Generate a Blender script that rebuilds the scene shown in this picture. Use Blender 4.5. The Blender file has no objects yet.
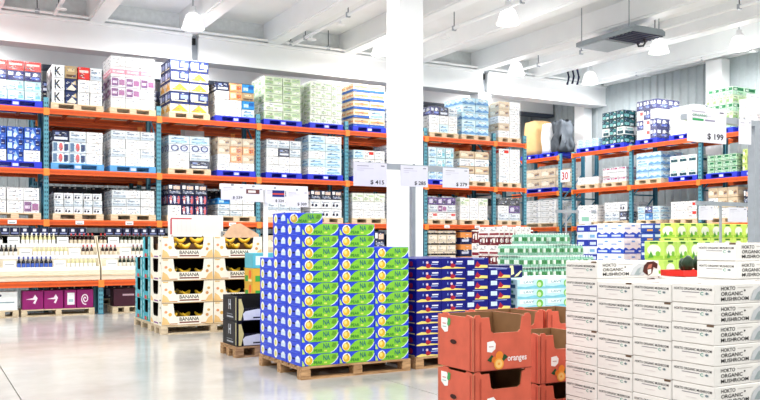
import bpy, bmesh, math, random
from mathutils import Vector

# ------------------------------------------------------------------ camera, world, lights
scn = bpy.context.scene
COL = scn.collection
TH = math.radians(60.8); F = 820.0; HZ = 242.0; H = 1.6
DX, DY = math.cos(TH), math.sin(TH)
cam = bpy.data.cameras.new('camera'); camo = bpy.data.objects.new('camera', cam); COL.objects.link(camo)
camo.location = (0, 0, H); camo.rotation_euler = (math.radians(90), 0, TH - math.radians(90))
cam.sensor_width = 36; cam.lens = 36 * F / 760; cam.shift_y = (HZ - 200) / 760; cam.clip_end = 200
scn.camera = camo
scn.view_settings.view_transform = 'Standard'; scn.view_settings.look = 'None'
scn.view_settings.gamma = 1; scn.view_settings.use_curve_mapping = False
scn.view_settings.exposure = -1.3
wd = bpy.data.worlds.new('world'); scn.world = wd; wd.use_nodes = True
wd.node_tree.nodes['Background'].inputs[0].default_value = (0.95, 0.97, 1.0, 1)
wd.node_tree.nodes['Background'].inputs[1].default_value = 0.48
LAMP_W, GLOW_W = 365.0, 70.0          # downward throw and sideways glow of each bell lamp
LAMP_GRID = [(x, y) for y in (10.6, 5.8, 1.0, -3.8) for x in (-4.6, 0.8, 6.2, 11.6, 17.0)] + \
            [(-4.6, 15.4), (0.8, 15.4), (6.2, 15.4), (0.6, 19.2), (.8, 23.2), (6.2, 23.2), (11.6, 23.2), (17.0, 23.2)]

def ratio(px):                      # X/Y of the floor-plan ray through image column px
    a = (px - 380) / F
    return (DX + DY * a) / (DY - DX * a)
def zcam(x, y): return DX * x + DY * y
def at(px, y, zc):
    a = (px - 380) / F
    return Vector((zc * (DX + DY * a), zc * (DY - DX * a), H + (HZ - y) * zc / F))
def zof(y, zc): return H + (HZ - y) * zc / F

# ------------------------------------------------------------------ materials
MATS = {}
def M(c, rough=0.6, metal=0.0, var=0.06, scale=9.0, emit=0, spec=0.4):
    if isinstance(c, str):
        h = c.lstrip('#'); c = tuple((int(h[i:i+2], 16) / 255) ** 2.2 for i in (0, 2, 4))
    key = (tuple(round(v, 4) for v in c), rough, metal, var, scale, emit)
    if key in MATS: return MATS[key]
    m = bpy.data.materials.new('material'); m.use_nodes = True
    nt = m.node_tree; b = nt.nodes['Principled BSDF']
    b.inputs['Roughness'].default_value = rough; b.inputs['Metallic'].default_value = metal
    b.inputs['Specular IOR Level'].default_value = spec
    tc = nt.nodes.new('ShaderNodeTexCoord'); no = nt.nodes.new('ShaderNodeTexNoise')
    no.inputs['Scale'].default_value = scale; no.inputs['Detail'].default_value = 3
    nt.links.new(tc.outputs['Object'], no.inputs['Vector'])
    r = nt.nodes.new('ShaderNodeValToRGB')
    r.color_ramp.elements[0].position = 0.3; r.color_ramp.elements[1].position = 0.7
    r.color_ramp.elements[0].color = tuple(max(0, v * (1 - var)) for v in c) + (1,)
    r.color_ramp.elements[1].color = tuple(min(1, v * (1 + var)) for v in c) + (1,)
    nt.links.new(no.outputs['Fac'], r.inputs['Fac']); nt.links.new(r.outputs['Color'], b.inputs['Base Color'])
    if emit:
        b.inputs['Emission Color'].default_value = c + (1,); b.inputs['Emission Strength'].default_value = emit
    MATS[key] = m
    return m
def wood_mat(c1, c2, name='wood'):
    m = bpy.data.materials.new(name); m.use_nodes = True
    nt = m.node_tree; b = nt.nodes['Principled BSDF']; b.inputs['Roughness'].default_value = 0.75
    tc = nt.nodes.new('ShaderNodeTexCoord'); mp = nt.nodes.new('ShaderNodeMapping'); no = nt.nodes.new('ShaderNodeTexNoise')
    mp.inputs['Scale'].default_value = (2, 14, 14); no.inputs['Scale'].default_value = 3; no.inputs['Detail'].default_value = 6
    r = nt.nodes.new('ShaderNodeValToRGB'); r.color_ramp.elements[0].color = c1 + (1,); r.color_ramp.elements[1].color = c2 + (1,)
    r.color_ramp.elements[0].position = .32; r.color_ramp.elements[1].position = .68
    nt.links.new(tc.outputs['Object'], mp.inputs[0]); nt.links.new(mp.outputs[0], no.inputs['Vector'])
    nt.links.new(no.outputs['Fac'], r.inputs['Fac']); nt.links.new(r.outputs[0], b.inputs['Base Color'])
    return m
WOOD = wood_mat((.28, .14, .055), (.62, .38, .19))
PALE = wood_mat((.55, .42, .26), (.85, .72, .52))
CREAM = wood_mat((.74, .66, .50), (.88, .81, .66))
def floor_mat():
    m = bpy.data.materials.new('polished_concrete'); m.use_nodes = True
    nt = m.node_tree; b = nt.nodes['Principled BSDF']
    tc = nt.nodes.new('ShaderNodeTexCoord')
    n1 = nt.nodes.new('ShaderNodeTexNoise'); n1.inputs['Scale'].default_value = .7; n1.inputs['Detail'].default_value = 8; n1.inputs['Roughness'].default_value = .65
    r = nt.nodes.new('ShaderNodeValToRGB')
    r.color_ramp.elements[0].position = .3; r.color_ramp.elements[1].position = .7
    r.color_ramp.elements[0].color = (.42, .41, .385, 1); r.color_ramp.elements[1].color = (.58, .57, .55, 1)
    nt.links.new(tc.outputs['Object'], n1.inputs['Vector']); nt.links.new(n1.outputs['Fac'], r.inputs['Fac'])
    nt.links.new(r.outputs[0], b.inputs['Base Color'])
    n2 = nt.nodes.new('ShaderNodeTexNoise'); n2.inputs['Scale'].default_value = 3; n2.inputs['Detail'].default_value = 6
    mr = nt.nodes.new('ShaderNodeMapRange'); mr.inputs['To Min'].default_value = .09; mr.inputs['To Max'].default_value = .22
    nt.links.new(tc.outputs['Object'], n2.inputs['Vector']); nt.links.new(n2.outputs['Fac'], mr.inputs['Value'])
    nt.links.new(mr.outputs[0], b.inputs['Roughness'])
    b.inputs['Specular IOR Level'].default_value = .6
    return m
def film_mat(name, alpha, col):
    m = bpy.data.materials.new(name); m.use_nodes = True
    nt = m.node_tree; out = nt.nodes['Material Output']; b = nt.nodes['Principled BSDF']
    b.inputs['Base Color'].default_value = col + (1,); b.inputs['Roughness'].default_value = .22
    tr = nt.nodes.new('ShaderNodeBsdfTransparent'); mx = nt.nodes.new('ShaderNodeMixShader')
    tc = nt.nodes.new('ShaderNodeTexCoord'); no = nt.nodes.new('ShaderNodeTexNoise'); mp = nt.nodes.new('ShaderNodeMapping')
    mp.inputs['Scale'].default_value = (2, 2, 9); mp.inputs['Rotation'].default_value = (.3, .5, 0)
    no.inputs['Scale'].default_value = 2.5; no.inputs['Detail'].default_value = 4
    mr = nt.nodes.new('ShaderNodeMapRange'); mr.inputs['From Min'].default_value = .35; mr.inputs['From Max'].default_value = .7
    mr.inputs['To Min'].default_value = alpha * .3; mr.inputs['To Max'].default_value = alpha * 1.8
    nt.links.new(tc.outputs['Object'], mp.inputs[0]); nt.links.new(mp.outputs[0], no.inputs['Vector'])
    nt.links.new(no.outputs['Fac'], mr.inputs['Value']); nt.links.new(mr.outputs[0], mx.inputs[0])
    nt.links.new(tr.outputs[0], mx.inputs[1]); nt.links.new(b.outputs[0], mx.inputs[2]); nt.links.new(mx.outputs[0], out.inputs[0])
    return m
FILM = film_mat('stretch_film', .10, (.95, .97, 1.0))
FLOOR = floor_mat()
WHITE = M('#f6f8fa', .45, var=.02, scale=2); WHITEP = M('#f2f4f6', .5, var=.02, scale=2); CEIL = M('#f0f2f3', .8, var=.02, scale=2)
ORANGE = M('#e8632a', .45); ORANGED = M('#c94f20', .5); TEAL = M('#5f9fb2', .45); TEALD = M('#3a7088', .45)
DARK = M('#11131c', .6); GREY = M('#8f969e', .45); STEEL = M('#a9b0b8', .35, .3); BLUEP = M('#2b3bd0', .4); LBLUEP = M('#5aa0dc', .4)
NAVY = '#141a6b'

# ------------------------------------------------------------------ mesh builder
TXT = {}
def text_geo(s):
    if s in TXT: return TXT[s]
    c = bpy.data.curves.new('t', 'FONT'); c.body = s; c.resolution_u = 2; c.size = 1; c.offset = .015
    o = bpy.data.objects.new('t', c); COL.objects.link(o)
    dg = bpy.context.evaluated_depsgraph_get(); me = bpy.data.meshes.new_from_object(o.evaluated_get(dg))
    vs = [v.co.copy() for v in me.vertices]; fs = [list(p.vertices) for p in me.polygons]
    bpy.data.objects.remove(o); bpy.data.curves.remove(c); bpy.data.meshes.remove(me)
    x0 = min(v.x for v in vs); x1 = max(v.x for v in vs); y0 = min(v.y for v in vs); y1 = max(v.y for v in vs)
    vs = [((v.x - x0) / (x1 - x0), (v.y - y0) / (y1 - y0)) for v in vs]
    TXT[s] = (vs, fs); return TXT[s]

class MB:
    def __init__(s): s.v = []; s.f = []; s.m = []; s.mats = []; s.sm = []
    def mi(s, mat):
        if mat not in s.mats: s.mats.append(mat)
        return s.mats.index(mat)
    def add(s, vs, fs, mat, smooth=False):
        b = len(s.v); s.v += [tuple(p) for p in vs]; k = s.mi(mat)
        for f in fs: s.f.append([b + i for i in f]); s.m.append(k); s.sm.append(smooth)
    def box(s, x0, y0, z0, x1, y1, z1, mat):
        vs = [(x, y, z) for x in (x0, x1) for y in (y0, y1) for z in (z0, z1)]
        s.add(vs, [(0, 1, 3, 2), (4, 6, 7, 5), (0, 4, 5, 1), (2, 3, 7, 6), (0, 2, 6, 4), (1, 5, 7, 3)], mat)
    def prism(s, pts, p0, ux, uy, n, t, mat):           # polygon (u,v) on plane p0+u*ux+v*uy, extruded t along n
        p0, ux, uy, n = map(Vector, (p0, ux, uy, n)); k = len(pts)
        a = [p0 + u * ux + v * uy for u, v in pts]; b = [p + n * t for p in a]
        s.add(a + b, [list(range(k)), list(range(2 * k - 1, k - 1, -1))] +
              [[i, i + k, (i + 1) % k + k, (i + 1) % k] for i in range(k)], mat)
    def tube(s, pts, r, mat, n=8, cap=True):
        pts = [Vector(p) for p in pts]; rs = r if isinstance(r, (list, tuple)) else [r] * len(pts); ring = []
        for i, p in enumerate(pts):
            d = (pts[min(i + 1, len(pts) - 1)] - pts[max(i - 1, 0)]).normalized()
            u = d.orthogonal().normalized() if abs(d.z) < .99 else Vector((1, 0, 0))
            if abs(d.z) < .99: u = d.cross(Vector((0, 0, 1))).normalized()
            w = d.cross(u).normalized()
            ring.append([p + (u * math.cos(2 * math.pi * k / n) + w * math.sin(2 * math.pi * k / n)) * rs[i] for k in range(n)])
        fs = []
        for i in range(len(pts) - 1):
            for k in range(n): fs.append((i * n + k, i * n + (k + 1) % n, (i + 1) * n + (k + 1) % n, (i + 1) * n + k))
        vs = [p for rg in ring for p in rg]; s.add(vs, fs, mat, True)
        if cap: s.add(ring[0], [list(range(n))], mat); s.add(ring[-1], [list(range(n))], mat)
    def lathe(s, prof, mat, n=12, o=(0, 0, 0)):
        vs = []; fs = []
        for r, z in prof:
            for k in range(n): vs.append((o[0] + r * math.cos(2 * math.pi * k / n), o[1] + r * math.sin(2 * math.pi * k / n), o[2] + z))
        for i in range(len(prof) - 1):
            for k in range(n): fs.append((i * n + k, i * n + (k + 1) % n, (i + 1) * n + (k + 1) % n, (i + 1) * n + k))
        s.add(vs, fs, mat, True)
    def mesh(s, name):
        me = bpy.data.meshes.new(name); me.from_pydata(s.v, [], s.f)
        for m in s.mats: me.materials.append(m)
        me.polygons.foreach_set('material_index', s.m); me.polygons.foreach_set('use_smooth', s.sm)
        bm = bmesh.new(); bm.from_mesh(me); bmesh.ops.recalc_face_normals(bm, faces=[f for f in bm.faces]); bm.to_mesh(me); bm.free()
        me.update(); return me
    def obj(s, name, parent=None, loc=(0, 0, 0), rz=0): return link(name, s.mesh(name), parent, loc, rz)

def link(name, data, parent=None, loc=(0, 0, 0), rz=0):
    o = bpy.data.objects.new(name, data); COL.objects.link(o)
    o.location = loc; o.rotation_euler = (0, 0, rz)
    if parent: o.parent = parent
    return o
def tag(o, label, cat, group=None):
    o['label'] = label; o['category'] = cat
    if group: o['group'] = group
    return o
def thing(name, label, cat, loc=(0, 0, 0), rz=0, group=None):
    return tag(link(name, None, None, loc, rz), label, cat, group)
def struct(o): o['kind'] = 'structure'; return o
ORD = ['first', 'second', 'third', 'fourth', 'fifth', 'sixth', 'seventh', 'eighth', 'ninth', 'tenth', 'eleventh', 'twelfth',
       'thirteenth', 'fourteenth', 'fifteenth', 'sixteenth', 'seventeenth', 'eighteenth', 'nineteenth', 'twentieth']
ORD += ['twenty-' + w for w in ORD[:9]] + ['thirtieth'] + ['thirty-' + w for w in ORD[:9]]

# print operations on the faces of a box (origin: base centre)
def R(u0, v0, u1, v1, c): return ('R', u0, v0, u1, v1, c)
def E(u, v, ru, rv, c): return ('E', u, v, ru, rv, c)
def P(pts, c): return ('P', pts, c)
def T(s, u0, v0, u1, v1, c): return ('T', s, u0, v0, u1, v1, c)
def frame(face, sx, sy, sz):
    if face == 'f': return lambda u, v, o: (-sx/2 + u*sx, -sy/2 - o, v*sz)
    if face == 'l': return lambda u, v, o: (-sx/2 - o, sy/2 - u*sy, v*sz)
    if face == 'r': return lambda u, v, o: (sx/2 + o, -sy/2 + u*sy, v*sz)
    return lambda u, v, o: (-sx/2 + u*sx, -sy/2 + v*sy, sz + o)
def paint(mb, face, dims, ops, off=.0012):
    fr = frame(face, *dims)
    for i, op in enumerate(ops):
        o = off + i * .00035
        if op[0] == 'R':
            _, a, b, c, d, col = op; pts = [(a, b), (c, b), (c, d), (a, d)]
            mb.add([fr(u, v, o) for u, v in pts], [(0, 1, 2, 3)], M(col))
        elif op[0] == 'E':
            _, u, v, ru, rv, col = op; n = 14
            mb.add([fr(u + ru*math.cos(6.2832*k/n), v + rv*math.sin(6.2832*k/n), o) for k in range(n)], [list(range(n))], M(col))
        elif op[0] == 'P':
            mb.add([fr(u, v, o) for u, v in op[1]], [list(range(len(op[1])))], M(op[2]))
        else:
            _, s, a, b, c, d, col = op; vs, fs = text_geo(s)
            mb.add([fr(a + x*(c-a), b + y*(d-b), o) for x, y in vs], fs, M(col))
def bevel_box(mb, sx, sy, sz, mat, b=.006):                        # box with chamfered edges, base centre at the origin
    bm = bmesh.new(); bmesh.ops.create_cube(bm, size=1)
    for v in bm.verts: v.co = Vector((v.co.x * sx, v.co.y * sy, (v.co.z + .5) * sz))
    bmesh.ops.bevel(bm, geom=bm.edges[:], offset=b, segments=1, affect='EDGES')
    bm.verts.index_update(); mb.add([v.co.copy() for v in bm.verts], [[v.index for v in f.verts] for f in bm.faces], mat); bm.free()

# ------------------------------------------------------------------ the setting
WALLX, GY, DECK, BEAMZ = 20.7, 21.0, 7.56, 7.04
mb = MB(); mb.box(-14, -12, -.3, 24, 26.5, -.012, M('#55524c', .8)); floor = struct(mb.obj('floor'))
mb = MB(); xs = [.88 + 3.83 * k for k in range(-3, 6)]; ys = [-10, -4, 2, 14.2, 25]
sl = {}
for i in range(len(xs) - 1):
    for j in range(len(ys) - 1):
        x0, x1, y0, y1 = xs[i] + .006, xs[i+1] - .006, ys[j] + .006, ys[j+1] - .006
        m = MB(); m.box(x0, y0, -.012, x1, y1, 0, FLOOR); m.obj('floor_slab', floor)
# ceiling: deck, beams along Y, girders along X
mb = MB(); mb.box(-12, -10, DECK, WALLX + .4, 26, DECK + .2, CEIL); ceiling = struct(mb.obj('ceiling'))
bmx = [8.18 + 2.32 * k for k in range(-7, 6)]
for x in bmx:
    m = MB(); m.box(x, -10, BEAMZ, x + .42, GY + .25, DECK, WHITEP); m.box(x + .04, -10, BEAMZ - .05, x + .38, GY - .05, BEAMZ, WHITE); m.obj('roof_beam', ceiling)
J = [-12, 6.22, 15.55, WALLX + .1]
for i in range(3):
    m = MB(); a, b = J[i] + .09, J[i+1] - .09
    m.box(a, GY, 6.34, b, GY + .5, 6.95, WHITEP); m.box(a, GY - .06, 6.93, b, GY + .56, 7.0, WHITE); m.box(a, GY - .04, 6.30, b, GY + .54, 6.36, WHITE)
    m.obj('girder', ceiling)
    m = MB(); m.box(a, GY + .2, 7.0, b, GY + .3, DECK, M('#d9dee0', .8)); m.obj('infill_panel', ceiling)
for x in J[1:3]:
    m = MB(); m.box(x - .09, GY + .12, 6.34, x + .09, GY + .4, 7.0, GREY); m.box(x - .06, GY + .06, 6.75, x + .03, GY + .14, 6.92, DARK); m.obj('girder_joint', ceiling)
    m = MB(); m.box(x - .25, GY + .03, 0, x + .25, GY + .47, 6.34, WHITEP); struct(m.obj('column'))
def corrugate(name, p0, d, n, length, z0, z1, pitch, depth, mat):
    p0, d, n = Vector(p0), Vector(d), Vector(n); prof = []; k = 0
    while k * pitch < length:
        for t, o in ((0, 0), (.55, 0), (.68, depth), (.87, depth)): prof.append((min((k + t) * pitch, length), o))
        k += 1
    prof.append((length, 0)); vs = []
    for z in (z0, z1):
        vs += [p0 + d * t + n * o + Vector((0, 0, z)) for t, o in prof]
    q = len(prof); m = MB(); m.add(vs, [(i, i + 1, q + i + 1, q + i) for i in range(q - 1)], mat)
    m.add([p0 - n * .12 + Vector((0, 0, z0)), p0 - n * .12 + d * length + Vector((0, 0, z0)), p0 - n * .12 + d * length + Vector((0, 0, z1)), p0 - n * .12 + Vector((0, 0, z1))], [(0, 1, 2, 3)], mat)
    return struct(m.obj(name))
WALLM = M('#a6afb3', .55, var=.04)
corrugate('wall_right', (WALLX, -4, 0), (0, 1, 0), (-1, 0, 0), 30, 0, DECK, .30, .05, WALLM)
corrugate('wall_left', (-12, -4, 0), (0, 1, 0), (1, 0, 0), 29.5, 0, DECK, .30, .05, WALLM)
corrugate('wall_back', (-12, 25.0, 0), (1, 0, 0), (0, -1, 0), 34, 0, DECK, .30, .05, WALLM)
m = MB(); m.box(-12, 23.6, 6.36, WALLX - .1, 23.9, 6.86, WHITEP); m.box(-12, 23.55, 6.26, WALLX - .1, 23.95, 6.36, M('#4a5260', .6)); struct(m.obj('trim_1'))
m = MB(); m.box(WALLX - .42, 15.95, 0, WALLX - .07, 16.5, BEAMZ - .1, WHITEP); struct(m.obj('trim_2'))
m = MB(); m.box(WALLX - .42, 21.6, 0, WALLX - .07, 22.1, BEAMZ - .1, WHITEP); struct(m.obj('trim_3'))
m = MB(); m.box(WALLX - .2, -4, 6.98, WALLX - .06, 20.9, 7.2, WHITEP); struct(m.obj('trim_4'))
# big white column
cx, cy = 8.22, 13.72
m = MB(); bevel_box(m, .53, .53, DECK, WHITEP, .02); struct(m.obj('column', None, (cx, cy, 0)))

# pipes under the roof
def pipe(label, p0, p1, r, hang, mat=WHITE, drop=()):
    o = thing('sprinkler_pipe', label, 'pipe', p0, 0, 'sprinkler pipes under the roof'); p0, p1 = Vector(p0), Vector(p1); d = p1 - p0
    m = MB(); m.tube([(0, 0, 0), d], r, mat, 8); m.obj('pipe_run', o)
    for t in hang:
        q = d * t; m = MB(); m.tube([q, (q.x, q.y, DECK - p0.z)], .013, M('#4a5058', .5), 5); m.box(q.x - .05, q.y - .03, q.z - .06, q.x + .05, q.y + .03, q.z + .06, STEEL); m.obj('hanger_rod', o)
    for t in drop:
        q = d * t; m = MB(); m.lathe([(.0, -.16), (.12, -.15), (.12, -.13), (.02, -.1), (.02, 0)], WHITE, 10, q); m.obj('sprinkler_head', o)
pipe('long white sprinkler pipe running beside the big column towards the brightest lamp', (11.75, 20.7, 7.0), (11.75, 0, 7.0), .045, (.05, .17, .3, .45, .6), drop=(.15, .34))
pipe('white sprinkler pipe above the middle bays of the back rack', (8.85, 20.7, 7.0), (8.85, 0, 7.0), .045, (.04, .16, .3, .5), drop=(.06, .14))
pipe('white pipe running along the top of the corrugated right wall', (19.9, 20.9, 6.95), (19.9, 0, 6.95), .06, (.1, .22, .35, .5), drop=(.12, .3))
pipe('white sprinkler pipe at the upper left corner above the girder', (2.75, 20.7, 7.0), (2.75, 0, 7.0), .045, (.03, .12, .3), drop=(.05,))
pipe('thin white pipe lying along the girder front', (-6, 20.88, 7.06), (19.4, 20.88, 7.06), .035, (.21, .33, .48, .585, .63, .7), mat=WHITE)
pipe('white conduit under the roof between grey unit and right wall', (16.4, 20.7, 7.0), (16.4, 0, 7.0), .04, (.06, .15, .28, .4), drop=(.2,))

# bell pendant lamps
SHADE = M((1.0, 1.0, 1.0), .3, emit=3.2, var=0); BULB = M((1.0, .98, .95), .3, emit=8, var=0)
def lamp(x, y, label):
    z = 6.72; o = thing('pendant_lamp', label, 'lamp', (x, y, z), 0, 'bell pendant lamps under the roof')
    m = MB(); m.lathe([(.25, 0), (.245, .05), (.21, .18), (.165, .30), (.12, .34), (.10, .36)], SHADE, 20); m.lathe([(.25, 0), (.27, -.012), (.27, .01), (.25, .02)], SHADE, 20); m.obj('shade', o)
    m = MB(); m.lathe([(.0, .05), (.05, .07), (.07, .13), (.04, .22), (0, .24)], BULB, 10); m.obj('bulb', o)
    m = MB(); m.lathe([(0, .34), (.11, .34), (.11, .40), (.07, .44), (.07, .52), (0, .53)], WHITE, 14); m.obj('housing', o)
    m = MB(); m.tube([(0, 0, .5), (0, 0, DECK - z - .01)], .012, GREY, 6); m.obj('stem', o)
    lamplight(x, y, z - .24)
def lamplight(x, y, z):
    l = bpy.data.lights.new('lamp_light', 'AREA'); l.shape = 'DISK'; l.size = .45; l.energy = LAMP_W; l.color = (1, .985, .96)
    link('lamp_light', l, None, (x, y, z + .2))
    l = bpy.data.lights.new('lamp_glow', 'POINT'); l.shadow_soft_size = .2; l.energy = GLOW_W; l.color = (1, .985, .96)
    link('lamp_glow', l, None, (x, y, z))
LABS = {193: 'white bell pendant lamp above the girder joint on the left', 381: 'white bell pendant lamp half hidden behind the big column',
        508: 'large white bell pendant lamp right of the big column near the top', 516: 'white bell pendant lamp just above the right girder segment',
        590: 'smallest white bell pendant lamp in the corner by the corrugated wall', 659: 'white bell pendant lamp right of the grey ceiling unit',
        739: 'rightmost white bell pendant lamp beside the corrugated wall'}
for px, y in ((193, 20), (381, 47), (508, 15), (516, 68), (590, 77), (659, 45), (739, 42)):
    zc = F * 5.32 / (HZ - y); p = at(px, y, zc); lamp(p.x, min(p.y, 20.4), LABS[px])
for x, y in LAMP_GRID: lamplight(x, y, 6.48)

# grey ceiling unit
u = thing('ceiling_air_unit', 'dark grey air-conditioning unit hung flat under the roof', 'air conditioner', (15.15, 15.0, 6.58))
m = MB(); m.prism([(-.55, 0), (.55, 0), (.55, .1), (.45, .15), (-.45, .15), (-.55, .1)], (0, .85, 0), (1, 0, 0), (0, 0, 1), (0, -1, 0), 1.9, M('#8b949b', .4, .2)); m.obj('casing', u)
for k in range(7):
    m = MB(); m.box(-.5, -1.02 + k * .12, -.03, .5, -.97 + k * .12, 0, M('#2b2f45', .4)); m.obj('grille_slat', u)
m = MB(); m.box(-.5, -.1, -.02, .5, .82, 0, M('#aab2b8', .35, .1)); m.obj('bottom_panel', u)
for sx in (-.5, .5):
    for sy in (-.9, .7):
        m = MB(); m.tube([(sx, sy, .13), (sx, sy, DECK - 6.58 - .01)], .012, GREY, 5); m.obj('hanger_rod', u)
m = MB(); m.tube([(.2, -.7, 0), (.3, -.65, -.1), (.4, -.5, -.14), (.45, -.3, -.1), (.45, -.25, 0)], .025, DARK, 6); m.obj('cable', u)
for k, (px, y) in enumerate(((566, 72), (571, 71), (576, 72))):
    p = at(px, y, 26.4); m = MB(); m.tube([(0, 0, .35), (.05, 0, .1), (.12, 0, -.15), (.05, 0, -.4)], .035, M('#1d2140', .5), 6)
    tag(m.obj('hanging_cable', None, p), ORD[k] + ' dark hose from the left hanging beside the corner lamp', 'cable', 'dark hoses by the corner lamp')

# ------------------------------------------------------------------ pallets
def pallet_parts(o, sx, sy, hgt, wood=WOOD):
    bt = hgt * .15; n = 7; w = sy / n * .72
    for k in range(n):
        yy = -sy/2 + w/2 + k * (sy - w) / (n - 1); m = MB(); m.box(-sx/2, yy - w/2, hgt - bt, sx/2, yy + w/2, hgt, wood); m.obj('deck_board', o)
    for ix in (-1, 0, 1):
        for iy in (-1, 0, 1):
            x = ix * (sx/2 - .06); y = iy * (sy/2 - .06); m = MB(); m.box(x - .06, y - .06, bt, x + .06, y + .06, hgt - 2*bt, wood); m.obj('block', o)
        x = ix * (sx/2 - .06); m = MB(); m.box(x - .055, -sy/2, hgt - 2*bt, x + .055, sy/2, hgt - bt, wood); m.obj('stringer_board', o)
    for iy in (-1, 0, 1):
        y = iy * (sy/2 - .06); m = MB(); m.box(-sx/2, y - .055, 0, sx/2, y + .055, bt, wood); m.obj('bottom_board', o)
def wood_pallet(x, y, sx, sy, label, hgt=.15, wood=WOOD, z=0):
    o = thing('wooden_pallet', label, 'pallet', (x, y, z), 0, 'wooden pallets on the floor'); pallet_parts(o, sx, sy, hgt, wood); return o
PM = {}
def far_pallet(kind, sx, sy):                                         # rack pallet, a few pixels high: one mesh
    key = (kind, round(sx, 2), round(sy, 2))
    if key in PM: return PM[key]
    m = MB(); h = .15; mt = {'w': PALE, 'b': BLUEP, 'l': LBLUEP}[kind]
    for k in range(5):
        y = -sy/2 + k * (sy - .12) / 4; m.box(-sx/2, y, h - .03, sx/2, y + .12, h, mt)
    for ix in (-1, 0, 1):
        x = ix * (sx/2 - .08)
        m.box(x - .08, -sy/2, .025, x + .08, sy/2, h - .03, mt)
    m.box(-sx/2, -sy/2, 0, sx/2, -sy/2 + .1, .025, mt); m.box(-sx/2, sy/2 - .1, 0, sx/2, sy/2, .025, mt)
    if kind != 'w': m.box(-.06, -sy/2 - .003, .04, .06, -sy/2, h - .05, M('#c8d4ff'))
    PM[key] = m.mesh('pallet'); return PM[key]

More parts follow.
